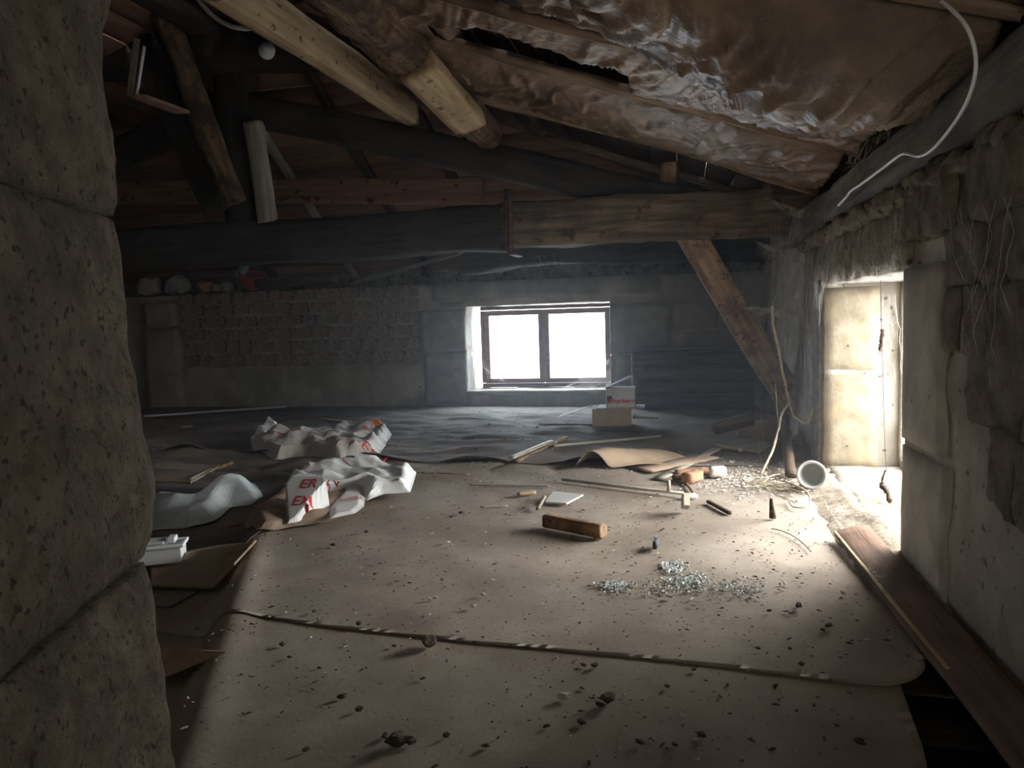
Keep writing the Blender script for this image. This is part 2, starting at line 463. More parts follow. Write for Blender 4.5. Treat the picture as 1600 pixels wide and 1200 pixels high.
# --- far wall
def carve_wall(name, boxes, m, rough, freq, step, seed, **kw):
    V, F = [], []
    for lo, hi in boxes:
        lo, hi = np.array(lo, float), np.array(hi, float); sz = hi - lo
        n = [int(max(1, min(140, round(s / step)))) for s in sz]
        v, f = lattice(*n); P = lo + v * sz
        N = (v - 0.5); N = np.where(np.abs(N) > 0.499, np.sign(N), 0); ln = np.linalg.norm(N, axis=1, keepdims=True); N = N / np.maximum(ln, 1e-6)
        P = P + N * (fbm(P * freq, 4, seed) * rough)[:, None]
        F += [tuple(i + len(V) for i in q) for q in f]; V += P.tolist()
    return obj(name, V, F, m, smooth=True, kind='structure', **kw)


WX0, WX1, WZ0, WZ1 = -2.13, -0.675, 0.15, 1.01      # far window opening
wf = carve_wall('wall_far', [((XL, YF + .02, -.16), (WX0, YF + .5, 1.24)), ((WX1, YF + .02, -.16), (XR + .4, YF + .5, 1.24)),
                             ((WX0, YF + .02, -.16), (WX1, YF + .5, WZ0)), ((WX0, YF + .02, WZ1), (WX1, YF + .5, 1.24))], M['plaster'], .02, 5, .06, 5)
carve_wall('light_stop_1', [((XL, YF + .42, 1.2), (XR + .4, YF + .5, 1.75))], M['mortar'], .01, 5, .3, 8)  # closing strip added to stop skylight leaking over the far wall top
carve_wall('light_stop_2', [((XR + .34, -1.6, 1.25), (XR + .42, YF + .5, 2.1))], M['mortar'], .01, 5, .3, 9)  # upstand added to block skylight leaking in above the right wall
# rubble courses left of the window, each stone its own piece
variants = []
for i in range(8):
    Vv, Fv = lattice(3, 2, 2)
    P = Vv - np.array([.5, .5, .5])
    nn = P / np.linalg.norm(P, axis=1, keepdims=True)
    P = P * (1 - 0.10 * (np.abs(P).min(1) > .3)[:, None]) + nn * (fbm(P * 3 + i * 7.7, 2, i) * .10)[:, None]
    me = bpy.data.meshes.new('stone'); me.from_pydata(P.tolist(), [], Fv); me.materials.append(M['rubble_far'])
    variants.append(me)


def stone_piece(parent, lo, hi, m=None, name='stone', rz=0.0):
    lo, hi = Vector(lo), Vector(hi); me = random.choice(variants)
    if m:
        key = me.name + m.name
        me2 = bpy.data.meshes.get(key)
        if not me2:
            me2 = me.copy(); me2.name = key; me2.materials.clear(); me2.materials.append(m)
        me = me2
    o = bpy.data.objects.new(name, me); COL.objects.link(o); o.parent = parent
    o.location = (lo + hi) / 2; o.scale = [max(1e-3, h - l) for l, h in zip(lo, hi)]; o.rotation_euler = (random.uniform(-.04, .04), random.uniform(-.05, .05), rz + random.uniform(-.05, .05))
    return o


rowz = [0.435, 0.585, 0.725, 0.86, 0.99, 1.12, 1.25]
for a, b in zip(rowz[:-1], rowz[1:]):
    x = -5.36
    while x < -2.64:
        wdt = random.uniform(.13, .30); x2 = min(x + wdt, -2.60)
        d = random.uniform(-.035, .012)
        stone_piece(wf, (x + .008, YF + d, a + random.uniform(.002, .02)), (x2 - .008, YF + .16, b - random.uniform(.0, .02)))
        x = x2


def dressed(parent, lo, hi, m, seed=0, rough=.006, **kw):
    return block('stone', lo, hi, m, parent, rough=rough, step=.06, rnd=.016, seed=seed, mx=14, **kw)


M['stone_grey'] = mat('grey dressed stone', (.25, .235, .21), (.38, .355, .315), scale=4, rough=.95, bump=.4, c3=(.15, .14, .12), c3_scale=3, spots=(.09, .08, .07), spot_scale=25, spot_t=.7)
dressed(wf, (-2.60, YF - .02, .56), (WX0 + .005, YF + .3, .985), M['stone_grey'], 1)
dressed(wf, (-2.58, YF - .015, .02), (WX0 + .005, YF + .3, .545), M['stone_grey'], 2)
dressed(wf, (-2.38, YF - .01, 1.0), (WX0 - .02, YF + .3, 1.06), M['stone_grey'], 7)
dressed(wf, (-2.46, YF - .03, 1.075), (-.20, YF + .3, 1.25), M['stone_grey'], 3)
dressed(wf, (WX1 - .005, YF - .02, .50), (-.10, YF + .3, .985), M['stone_grey'], 4)
dressed(wf, (WX1 - .005, YF - .015, .0), (-.16, YF + .3, .49), M['stone_grey'], 5)
dressed(wf, (-.09, YF - .01, .72), (.33, YF + .3, .99), M['stone_grey'], 6)
dressed(wf, (.345, YF - .02, .72), (.78, YF + .3, .99), M['stone_grey'], 8)
dressed(wf, (-.18, YF - .015, 1.0), (.30, YF + .3, 1.24), M['stone_grey'], 9)
dressed(wf, (.31, YF - .01, 1.0), (.78, YF + .3, 1.24), M['stone_grey'], 10)
dressed(wf, (-.09, YF - .01, .0), (.78, YF + .3, .71), M['stone_grey'], 11)
# quoin pier at the far left
dressed(wf, (-5.80, YF - .06, .90), (-5.42, YF + .2, 1.17), M['plaster'], 12, rough=.012)
dressed(wf, (-5.82, YF - .07, -.10), (-5.38, YF + .2, .885), M['plaster'], 13, rough=.012)

# --- right wall with its window opening
RY0, RY1, RZ0, RZ1 = 2.76, 4.25, 0.045, 1.015
wr = carve_wall('wall_right', [((XR, RY1, -.16), (XR + .42, YF + .5, 1.30)), ((XR, -1.6, -.16), (XR + .42, RY0, 1.30)),
                               ((XR, RY0, -.16), (XR + .42, RY1, RZ0)), ((XR, RY0, RZ1), (XR + .42, RY1, 1.30))], M['plaster_light'], .022, 6, .05, 15)
# far jamb (the lit reveal)
dressed(wr, (XR - .012, RY1 - .012, .02), (XR + .27, RY1 + .28, .545), M['stone_warm'], 21)
dressed(wr, (XR - .012, RY1 - .012, .555), (XR + .27, RY1 + .28, 1.0), M['stone_warm'], 22)
dressed(wr, (XR + .285, RY1 + .012, .02), (XR + .41, RY1 + .28, .40), M['stone_warm'], 23)
dressed(wr, (XR + .285, RY1 + .012, .41), (XR + .41, RY1 + .28, 1.0), M['stone_warm'], 24)
# near jamb strip, lintel, sill
dressed(wr, (XR - .022, 2.34, .44), (XR + .38, RY0 + .004, 1.02), M['stone'], 25)
dressed(wr, (XR - .018, 2.30, -.10), (XR + .38, RY0 + .004, .43), M['stone'], 26)
dressed(wr, (XR - .02, 2.72, RZ1 + .005), (XR + .40, 3.60, 1.24), M['mortar'], 27, rough=.012)
dressed(wr, (XR - .02, 3.61, RZ1 + .005), (XR + .40, 4.66, 1.24), M['mortar'], 28, rough=.012)
block('sill', (XR - .02, RY0 + .0, -.06), (XR + .40, RY1, .042), M['stone_warm'], wr, rough=.02, freq=9, step=.035, rnd=.02, seed=29, mx=46)
# rubble stones beyond the dressed strip, towards the camera
for zi, (a, b) in enumerate([(.42, .60), (.60, .77), (.77, .94), (.94, 1.10), (1.10, 1.26)]):
    yy = -.2
    lim = [1.95, 2.10, 2.30, 2.32, 2.70][zi]
    while yy < lim - .05:
        wdt = random.uniform(.15, .34); y2 = min(yy + wdt, lim)
        if lim - y2 < .08: y2 = lim
        block('stone', (XR - random.uniform(.035, .06), yy - .002, a - .006), (XR + .14, y2 + .002, b + .006), M['rubble'], wr, rough=.028, freq=11, step=.028, rnd=.015, seed=200 + zi * 20 + int(yy * 10), mx=12)
        yy = y2
# crumbling mortar ledge below the wall plate
block('mortar_ledge', (XR - .045, 1.6, 1.225), (XR + .3, 4.9, 1.30), M['mortar'], wr, rough=.035, freq=20, step=.02, rnd=.02, seed=31, mx=130)
block('jamb_post', (XR - .035, 4.27, -.02), (XR + .05, 4.50, 1.05), M['plate'], wr, rough=.006, step=.06, seed=32)

# --- walls out of view that close the attic
carve_wall('wall_left', [((XL - .4, -1.6, -.16), (XL, YF + .5, 1.9))], M['plaster'], .02, 4, .4, 6)
BX0, BX1, BZ1 = -.75, .5, 2.0
carve_wall('wall_back', [((XL, -2.0, -.16), (XR + .4, -1.6, 3.6))], M['plaster'], .02, 4, .4, 7)

# --- the stone jamb at the camera's left
JA = PXX(232, 560, 0) if False else None
yj = 0.86
c0 = _on(232, 600, 1, yj)                     # arris of the jamb
jd = Vector((math.sin(-math.radians(17.8)), math.cos(math.radians(17.8)), 0))   # the face runs away from the camera
jn = Vector((jd.y, -jd.x, 0))
wj = thing('wall_front', (c0.x, c0.y, -.12), kind='structure')


def jamb_block(za, zb, off, seed, tilt=0.0, L=1.0):
    """block whose seen face runs back from the arris towards the camera"""
    n = (1 + int(L / .018), 10, max(2, int((zb - za) / .018)))
    V, F = lattice(n[0], 6, n[2])
    u = V[:, 0]; w = V[:, 1]; h = V[:, 2]
    P = np.zeros_like(V)
    base = np.array([c0.x, c0.y]); D = np.array([jd.x, jd.y]); Nn = np.array([jn.x, jn.y])
    s = -u * L; q = -(1 - w) * .45 + off
    zz = za + h * (zb - za) + tilt * (-s) * (h if za > 0 else h)
    rr = fbm(np.stack([s * 9, q * 9, zz * 9], 1), 5, seed)
    rr2 = fbm(np.stack([s * 3, q * 3, zz * 3], 1), 2, seed + 4)
    edge_u = np.exp(-(-s) / .02); eh = np.minimum(h, 1 - h) * (zb - za); edge_h = np.exp(-eh / .012)
    nrm = (w > .999)
    q = q + np.where(nrm, .016 * rr + .005 * rr2 - .006 * edge_h - .008 * edge_u, 0)
    s = s + np.where(u < .001, .012 * rr + .012 * rr2 - .012 * edge_h, 0)
    P[:, :2] = base + s[:, None] * D + q[:, None] * Nn; P[:, 2] = zz
    P -= np.array([c0.x, c0.y, -.12])
    o = obj('stone', P, F, M['stone_jamb'], wj)
    return o


zA = _on(193, 345, 1, yj).z; zB = _on(243, 865, 1, yj).z
jamb_block(-.12, zB - .004, .0, 41)
jamb_block(zB + .004, zA - .004, -.004, 42)
jamb_block(zA + .004, 2.3, -.012, 43)
mb = thing('masonry', (0, 0, 0)) if False else None
p1 = c0 - jn * .46
block('masonry', (XL, .18, -.12), (p1.x - .12, .80, 3.4), M['plaster'], wj, rough=.02, step=.3, seed=44)

# unseen low wall added below frame, keeps landing light off the near floor
block('masonry', (p1.x - .1, .20, -.12), (XR - .03, .58, .40), M['plaster'], wj, rough=.012, step=.12, seed=45)

# ------------------------------------------------------------------ roof: boarding, ridge, hip, as the ceiling
cl = thing('ceiling', (XRIDGE, 3.0, 3.2), kind='structure')
# right slope boards run with y, each board a plank
sl = math.hypot(1, .36); k = 0; s = -0.5
bw = 0.215
LEN = (XR + .45 - XRIDGE) * sl
d = 0.0
while d < LEN:
    xa = XR + .45 - (d + bw / 2) / sl
    timber('plank', (xa, -2.0, deck_z(xa) + .012), (xa, 8.0, deck_z(xa) + .012), .022, bw - .006, M['deck'], cl, up=(-1, 0, .36), step=1.0, nsec=1, rough=.004, edge=0, seed=k)
    d += bw; k += 1
LEN = (XRIDGE - XL + .4) * sl; d = 0.0
while d < LEN:
    xa = XRIDGE - (d + bw / 2) / sl
    timber('plank', (xa, -2.0, deck_z(xa) + .012), (xa, 8.0, deck_z(xa) + .012), .022, bw - .006, M['hip'], cl, up=(1, 0, .36), step=1.0, nsec=1, rough=.004, edge=0, seed=k)
    d += bw; k += 1


def hip_z(y): return 1.33 + .80 * (7.78 - y)


sh = math.hypot(1, .8); d = 0.0
while d < 3.0 * sh:
    ya = 7.9 - (d + bw / 2) / sh
    timber('plank', (XL, ya, hip_z(ya) + .012), (XR + .4, ya, hip_z(ya) + .012), .022, bw - .008, M['hip'], cl, up=(0, -1, .8), step=1.2, nsec=1, rough=.004, edge=0, seed=k)
    d += bw; k += 1

YT = 5.3
# ------------------------------------------------------------------ wall plate and truss
timber('wall_plate', (XR + .05, -.5, 1.405), (XR + .05, 6.9, 1.405), .17, .20, M['plate'], rough=.006, step=.05, edge=.02, seed=2,
       label='dust-grey timber wall plate running along the top of the wall with the tall window', cat='beam')

tb = thing('tie_beam', (-1.8, YT + .12, 1.35), 'massive old oak tie beam spanning the attic with an iron strap round it', 'beam')
timber('timber', (-6.2, YT + .14, 1.52), (-1.22, YT + .14, 1.53), .26, .33, M['dark_wood'], tb, rough=.014, edge=.02, step=.05, seed=3, bowz=.015, label='soot-black long half of the beam')
timber('timber', (-1.26, YT + .13, 1.535), (1.0, YT + .13, 1.53), .27, .32, M['beam'], tb, rough=.018, edge=.022, chip=.02, step=.035, seed=4, bowz=.02, label='brown cracked half of the beam')
st = tb
for nm, p0, p1, w_, h_ in (('iron_strap', (-1.19, YT - .012, 1.34), (-1.19, YT - .012, 1.80), .05, .012),
                           ('iron_strap', (-1.19, YT - .012, 1.345), (-1.19, YT + .29, 1.345), .05, .012)):
    timber(nm, p0, p1, w_, h_, M['iron'], tb, up=(0, 1, 0) if nm and p0[2] != p1[2] else (0, 0, 1), rough=.001, edge=.001, step=.08, nsec=1, seed=5)
tube('iron_strap', [(-1.22, YT - .02, 1.36), (-1.215, YT - .02, 1.80)], .008, M['iron'], tb, n=6)

# principal rafters, king post, struts
timber('principal_rafter', (-3.35, YT + .16, 2.60), (.15, YT + .16, 1.62), .2, .235, M['dark_wood'], rough=.014, edge=.02, step=.05, seed=8, bowz=-.03,
       label='soot-black principal rafter dropping from the king post onto the tie beam', cat='beam')
timber('principal_rafter', (-3.60, YT + .16, 2.62), (-7.2, YT + .16, 1.35), .2, .24, M['dark_wood'], rough=.014, edge=.02, step=.07, seed=9,
       label='soot-black principal rafter on the side of the king post hidden by the stone jamb', cat='beam')
timber('king_post', (-3.40, YT + .14, 1.68), (-3.38, YT + .14, 3.05), .30, .22, M['dark_wood'], up=(0, 1, 0), rough=.015, edge=.02, step=.05, seed=10,
       label='dark oak king post standing on the tie beam', cat='post')
timber('support_post', (-3.12, YT + .04, 1.68), (-3.19, YT + .04, 2.44), .14, .12, M['grey_wood'], up=(0, 1, 0), rough=.012, edge=.012, step=.03, seed=11,
       label='short pale weathered post beside the king post on the tie beam', cat='post')
timber('ridge_beam', (XRIDGE, -1.5, 3.10), (XRIDGE, 5.6, 3.10), .16, .20, M['dark_wood'], step=.2, label='dark ridge beam running above the king post', cat='beam')
timber('cross_beam', (-5.6, 5.05, 2.98), (-2.3, 5.2, 2.86), .2, .30, M['dark_wood'], rough=.02, edge=.03, step=.06, seed=12,
       label='heavy soot-black beam crossing just above the king post', cat='beam')
a, b = PY(262, 15, 4.9), PY(365, 318, 5.1)
timber('diagonal_strut', a, b, .17, .13, M['log'], up=(0, 1, 0), rough=.016, edge=.03, step=.035, seed=13,
       label='rough worm-eaten diagonal strut leaning to the foot of the king post', cat='strut')
a, b = PY(185, 5, 4.7), PY(262, 60, 4.85)
timber('diagonal_strut', PY(200, 20, 5.0), PY(345, 330, 5.32), .22, .12, M['dark_wood'], up=(0, 1, 0), rough=.016, edge=.02, step=.05, seed=14,
       label='black strut directly behind the worm-eaten strut', cat='strut')
timber('red_purlin', (-5.9, 6.2, 2.22), (-1.62, 6.2, 1.945), .08, .21, M['red_wood'], rough=.003, edge=.004, step=.2, seed=15,
       label='long reddish new softwood beam seen through the truss above the tie beam', cat='beam')
timber('short_block', PY(322, 92, 5.9), PY(322, 92, 5.9) + Vector((0, .5, .02)), .10, .10, M['tan'], rough=.003, seed=16, step=.1,
       label='pale sawn timber end showing beside the worm-eaten strut', cat='timber')
timber('hanging_board', PY(215, 150, 4.2), PY(285, 175, 4.7), .11, .025, M['hip'], rough=.003, seed=17, step=.1, edge=.003,
       label='short reddish board low in the dark beside the stone jamb top', cat='board')
# hip rafters behind the truss
for i, (qa, qb) in enumerate((((405, 175), (462, 285)), ((520, 205), (585, 300)), ((300, 200), (330, 300)), ((635, 230), (712, 318)))):
    xa = PY(*qa, 6.3).x; xb = PY(*qb, 6.9).x
    timber('hip_rafter', (xa, 5.2, hip_z(5.2) - .05), (xb + .25, 7.7, hip_z(7.7) - .05), .085, .075, M['deck'] if i != 0 else M['grey_wood'], rough=.006, step=.15, seed=20 + i,
           label=['pale dusty rafter of the rear roof slope just past the king post', 'dark rafter of the rear roof slope over the middle of the red beam',
                  'dark rafter of the rear roof slope behind the king post', 'dark rafter of the rear roof slope over the end of the red beam'][i], cat='rafter', group='rear slope rafters')
# secondary beams over the far wall
timber('rear_beam', (-4.02, 6.62, 1.30), (-3.2, 6.62, 1.31), .16, .09, M['deck'], rough=.012, step=.08, seed=30,
       label='short thin dark beam right of the red pot above the rubble wall', cat='beam')
timber('rear_beam', (-1.95, 6.62, 1.43), (.9, 6.62, 1.42), .20, .26, M['dark_wood'], rough=.02, step=.05, bowz=.03, seed=31, edge=.03,
       label='thick curved dark beam behind the tie beam above the far window', cat='beam')
timber('pale_board', PY(552, 443, 7.3), PY(722, 394, 6.45), .10, .03, M['grey_wood'], up=(0, -.5, 1), rough=.004, edge=.004, step=.08, seed=32,
       label='pale slanting board catching light under the tie beam', cat='board')
timber('stub_post', PY(1044, 330, 5.6), PY(1046, 255, 5.6), .13, .12, M['brown_wood'], up=(0, 1, 0), rough=.01, step=.04, seed=33,
       label='short stub post between the tie beam and the roof above it', cat='post')

# purlins over the camera
timber('sawn_purlin', (-2.02, 1.2, 2.41), (-1.90, 5.30, 2.40), .115, .19, M['tan'], rough=.004, edge=.006, step=.06, seed=40,
       label='pale sawn purlin overhead with square cut end by the principal rafter', cat='beam')


def log(name, pts, radii, m, seed, **kw):
    sp = spline(pts, 22); n = 20; rr = np.interp(np.linspace(0, 1, len(sp)), np.linspace(0, 1, len(radii)), radii)
    V, F = tube_geo(sp, rr.tolist(), n)
    P = np.array([tuple(v) for v in V]); C = np.repeat(np.array([tuple(p) for p in sp]), n, axis=0)
    q = P.copy(); q[:, 1] *= .35
    nz = fbm(q * 7, 4, seed) * .30 + fbm(q * 26, 3, seed + 1) * .16
    P = P + (P - C) * nz[:, None]
    P -= np.array(pts[0])
    # grain along y: rotate the local frame so X is the grain
    R = Matrix(((0, 1, 0), (-1, 0, 0), (0, 0, 1)))
    P = np.array([tuple(R @ Vector(p)) for p in P])
    o = obj(name, P, F, m, **kw); o.matrix_world = Matrix.Translation(pts[0]) @ R.transposed().to_4x4()
    return o


log('log_purlin', [(-1.42, 1.3, 2.33), (-1.38, 3.0, 2.31), (-1.38, 4.3, 2.24), (-1.34, 5.36, 2.20)], [.16, .155, .14, .10], M['log'], 50,
    label='thick worm-eaten round log purlin overhead, its tapered end resting on the black principal rafter', cat='log')
log('branch_log', [(-1.22, 1.6, 2.50), (-1.14, 2.8, 2.46), (-1.13, 3.6, 2.37), (-1.19, 4.35, 2.28)], [.07, .065, .06, .04], M['rafter'], 51,
    label='thin grey crooked branch purlin lying against the thick log', cat='log')
timber('timber_offcut', PY(650, 104, 3.75), PY(735, 190, 4.6), .12, .20, M['tan'], up=(1, 0, .3), rough=.004, edge=.005, step=.05, seed=41,
       label='bright sawn timber offcut spliced to the side of the worm-eaten log', cat='timber')

# common rafters of the near slope
def rafter(Y, label, x1=-2.2, w=.045, h=.052, dz=0.0, seed=1, foot=.80):
    z = lambda x: 1.60 + .362 * (XR - x) + dz
    return timber('rafter', (foot, Y, z(foot) + .0), (x1, Y, z(x1)), w, h, M['rafter'], rough=.012, edge=.015, step=.05, seed=seed, bow=.01, label=label, cat='rafter')


RAF = [(5.75, 'dark rafter behind the truss over the tie beam end'),
       (4.86, 'old rafter above the tie beam, lowest of the rafters before the truss'),
       (3.78, 'dusty rafter with the long torn membrane strip hanging from it'),
       (3.04, 'dusty rafter with the silvery wrinkled membrane strip hanging from it'),
       (2.12, 'rafter hidden above the big sagging membrane'),
       (1.2, 'rafter overhead closest to the camera')]
for i, (Y, lb) in enumerate(RAF):
    rafter(Y, lb, seed=60 + i, x1=-1.0 if i in (0,) else (-3.2 if i > 3 else -2.3))


def membrane(name, Y0, Y1, x0, x1, sag, seed, label, m=None, step=.012, wr=.02, holes=None, ztop=0.03, folds=()):
    """roofing membrane hung between the rafters at Y0 (near) and Y1 (far), sagging in between"""
    nx = int((x1 - x0) / step); ny = int((Y1 - Y0) / step) + 4
    U, Vv = np.meshgrid(np.linspace(0, 1, nx), np.linspace(0, 1, ny), indexing='ij')
    X = x0 + (x1 - x0) * U; Y = Y0 + (Y1 - Y0) * Vv
    roof = 1.60 + .362 * (XR - X) + ztop
    P = np.stack([X, Y, np.zeros_like(X)], -1).reshape(-1, 3)
    sg = sag(X) if callable(sag) else sag
    prof = np.sin(np.pi * Vv ** 0.8) ** .75
    wq = P[:, :2] + .05 * np.stack([vn(P * 5, seed + 11), vn(P * 5, seed + 12)], 1)
    r0 = np.abs(fbm(np.stack([wq[:, 0] * 9 + wq[:, 1] * 5, wq[:, 1] * 3.0, 0 * wq[:, 0]], 1), 3, seed)).reshape(X.shape)
    ridg = np.clip(1 - r0 * 4.0, 0, 1) ** 1.6 + .35 * (1 - np.clip(np.abs(fbm(np.stack([wq[:, 0] * 24 + wq[:, 1] * 9, wq[:, 1] * 7, 0 * wq[:, 0]], 1), 2, seed + 5)).reshape(X.shape) * 4, 0, 1))
    big = fbm(P * 2.2, 2, seed + 7).reshape(X.shape)
    fine = fbm(P * np.array([30, 12, 1]), 2, seed + 3).reshape(X.shape)
    Z = roof - sg * prof * (1 + .35 * big) - wr * ridg * (.3 + prof) - .004 * fine
    Y = Y + wr * .6 * ridg
    for (ax_, ay_, bx_, by_, am_, wd_) in folds:
        L_ = math.hypot(bx_ - ax_, by_ - ay_); tt_ = ((X - ax_) * (bx_ - ax_) + (Y - ay_) * (by_ - ay_)) / L_ ** 2; dd_ = ((X - ax_) * (by_ - ay_) - (Y - ay_) * (bx_ - ax_)) / L_
        Z = Z - am_ * np.exp(-np.abs(dd_) / wd_) * np.clip(1 - np.abs(tt_ - .5) * 1.9, 0, 1)
    K = None
    if holes is not None: K = ~holes(X, Y); K = K.reshape(-1)
    V = np.stack([X, Y, Z], -1).reshape(-1, 3); F = grid_faces(nx, ny, K); V, F = compact(V.tolist(), F)
    c = Vector(((x0 + x1) / 2, (Y0 + Y1) / 2, float(Z.min())))
    V, F = thicken([Vector(v) - c for v in V], F, .0015)
    return obj(name, V, F, m or M['membrane'], loc=c, label=label, cat='roofing membrane')


membrane('roof_membrane', 3.80, 4.86, -1.35, .74, lambda X: .05 + .02 * np.sin((X + 1.1) * 1.7), 70,
         'brown wrinkled membrane strip with white drips, lowest above the tie beam', wr=.020, ztop=.012)
membrane('roof_membrane', 3.07, 3.77, -1.3, .74, lambda X: .045 + 0 * X, 71,
         'silvery wrinkled membrane strip torn open along its lower edge', wr=.018, ztop=.012,
         holes=lambda X, Y: ((X < -.22) & (X > -1.12) & (Y > 3.38 + .05 * np.sin(X * 9) - .12 * np.cos((X + .6) * 3))) | ((np.abs(X - .25) < .09) & (Y > 3.66)))
membrane('roof_membrane', 2.14, 3.02, -.60, .78, lambda X: np.interp(X, [-.7, -.45, -.2, .0, .3, .6, .78], [.0, .03, .12, .19, .23, .18, .12]), 72,
         'big sagging dark membrane bulging down close above the camera', wr=.026, ztop=.02,
         folds=((.0, 2.75, .30, 2.25, .045, .018), (.10, 2.78, .36, 2.3, .035, .014), (-.05, 2.6, .22, 2.2, .03, .012), (.45, 2.75, .62, 2.4, .025, .012)))
membrane('roof_membrane', 1.22, 2.10, -1.1, .78, lambda X: .06 + 0 * X, 73,
         'dark membrane stretched overhead at the very top of the picture', wr=.02, step=.03)

timber('diagonal_brace', PY(1077, 365, YT + .10), PY(1247, 645, YT + .06), .19, .10, M['brown_wood'], up=(0, 1, 0), rough=.006, edge=.01, step=.03, seed=80,
       label='brown worm-holed diagonal brace from the tie beam down to the wall', cat='brace')

# ------------------------------------------------------------------ haze volume added to imitate the bluish glare of the far window
hm = bpy.data.materials.new('window glare haze'); hm.use_nodes = True; nt = hm.node_tree; nt.nodes.remove(nt.nodes['Principled BSDF'])
vs_ = nt.nodes.new('ShaderNodeVolumeScatter'); vs_.inputs['Density'].default_value = .020; vs_.inputs['Color'].default_value = (.80, .89, 1.0, 1); vs_.inputs['Anisotropy'].default_value = .55
nt.links.new(vs_.outputs[0], nt.nodes['Material Output'].inputs['Volume'])
v_, f_ = lattice(1, 1, 1)
obj('glare_haze', (np.array([XL + .06, 3.0, .06]) + v_ * np.array([XR - .12 - XL, 4.18, 2.9])) - np.array([-3, 5, .06]), f_, hm, loc=(-3, 5, .06), smooth=False, kind='stuff', label='thin bluish haze volume added for the glare before the far window', cat='haze')

# ------------------------------------------------------------------ windows
glass = bpy.data.materials.new('dusty window glass'); glass.use_nodes = True
nt = glass.node_tree; nt.nodes.remove(nt.nodes['Principled BSDF'])
tr = nt.nodes.new('ShaderNodeBsdfTransparent'); gl = nt.nodes.new('ShaderNodeBsdfGlossy'); gl.inputs['Roughness'].default_value = .05
df = nt.nodes.new('ShaderNodeBsdfTranslucent'); m1 = nt.nodes.new('ShaderNodeMixShader'); m2 = nt.nodes.new('ShaderNodeMixShader')
m1.inputs[0].default_value = .06; m2.inputs[0].default_value = .08
nt.links.new(tr.outputs[0], m1.inputs[1]); nt.links.new(gl.outputs[0], m1.inputs[2]); nt.links.new(m1.outputs[0], m2.inputs[1]); nt.links.new(df.outputs[0], m2.inputs[2])
nt.links.new(m2.outputs[0], nt.nodes['Material Output'].inputs[0])

YG = YF + .34
w1 = thing('window_1', (-1.4, YG, WZ0), kind='structure')


def bar(name, lo, hi, m, parent, seed=0, rnd=.006, **kw): return block(name, lo, hi, m, parent, rough=.0012, step=.12, rnd=rnd, seed=seed, mx=12, **kw)


fx0, fx1, fz0, fz1 = -2.06, -.66, .155, 1.005
bar('frame_rail', (fx0, YG, fz0), (fx1, YG + .06, fz0 + .045), M['frame'], w1); bar('frame_rail', (fx0, YG, fz1 - .045), (fx1, YG + .06, fz1), M['frame'], w1)
bar('frame_stile', (fx0, YG, fz0 + .045), (fx0 + .045, YG + .06, fz1 - .045), M['frame'], w1); bar('frame_stile', (fx1 - .045, YG, fz0 + .045), (fx1, YG + .06, fz1 - .045), M['frame'], w1)
mid = -1.385
for (a, b, nm) in ((fx0 + .047, mid - .003, 0), (mid + .003, fx1 - .047, 1)):
    s_ = bpy.data.objects.new('sash', None); COL.objects.link(s_); s_.parent = w1
    s_.location = Vector(((a + b) / 2, YG - .012, fz0 + .05)) - w1.location
    # build sash pieces as one joined bar frame
    V, F = [], []
    for lo, hi in (((a, YG - .02, fz0 + .047), (b, YG + .035, fz0 + .095)), ((a, YG - .02, fz1 - .10), (b, YG + .035, fz1 - .047)),
                   ((a, YG - .02, fz0 + .095), (a + .052, YG + .035, fz1 - .10)), ((b - .052, YG - .02, fz0 + .095), (b, YG + .035, fz1 - .10))):
        v, f = lattice(1, 1, 1); P = np.array(lo) + v * (np.array(hi) - np.array(lo)); F += [tuple(i + len(V) for i in q) for q in f]; V += P.tolist()
    c_ = Vector(((a + b) / 2, YG - .012, fz0 + .05))
    o = obj('sash_frame', [Vector(v) - c_ for v in V], F, M['frame'], s_, smooth=False)
    bv = o.modifiers.new('b', 'BEVEL'); bv.width = .006; bv.segments = 2
    v, f = lattice(1, 1, 1); P = np.array((a + .05, YG + .008, fz0 + .09)) + v * np.array((b - a - .10, .004, fz1 - fz0 - .185))
    obj('pane', [Vector(q) - c_ for q in P.tolist()], f, glass, s_, smooth=False)
bar('meeting_strip', (mid - .022, YG - .032, fz0 + .05), (mid + .022, YG - .021, fz1 - .05), M['frame'], w1)
bar('window_board', (WX0, YF - .025, WZ0 - .035), (WX1, YG, WZ0 + .002), M['stone'], w1)

XG = XR + .36
w2 = thing('window_2', (XG, (RY0 + RY1) / 2, RZ0), kind='structure')
M['grey_frame'] = wood('flaking window paint', (.35, .33, .28), (.55, .53, .46))
bar('frame_stile', (XG, RY1 - .045, RZ0), (XG + .05, RY1 + .01, RZ1), M['grey_frame'], w2); bar('frame_stile', (XG, RY0 - .01, RZ0), (XG + .05, RY0 + .045, RZ1), M['grey_frame'], w2)
bar('frame_rail', (XG, RY0 + .045, RZ0), (XG + .05, RY1 - .045, RZ0 + .05), M['grey_frame'], w2); bar('frame_rail', (XG, RY0 + .045, RZ1 - .05), (XG + .05, RY1 - .045, RZ1), M['grey_frame'], w2)
ym = (RY0 + RY1) / 2
bar('mullion', (XG - .005, ym - .03, RZ0 + .05), (XG + .05, ym + .03, RZ1 - .05), M['grey_frame'], w2)
for a, b in ((RY0 + .045, ym - .03), (ym + .03, RY1 - .045)):
    v, f = lattice(1, 1, 1); P = np.array((XG + .02, a, RZ0 + .05)) + v * np.array((.004, b - a, RZ1 - RZ0 - .1))
    obj('pane', [Vector(q) - w2.location for q in P.tolist()], f, glass, w2, smooth=False)

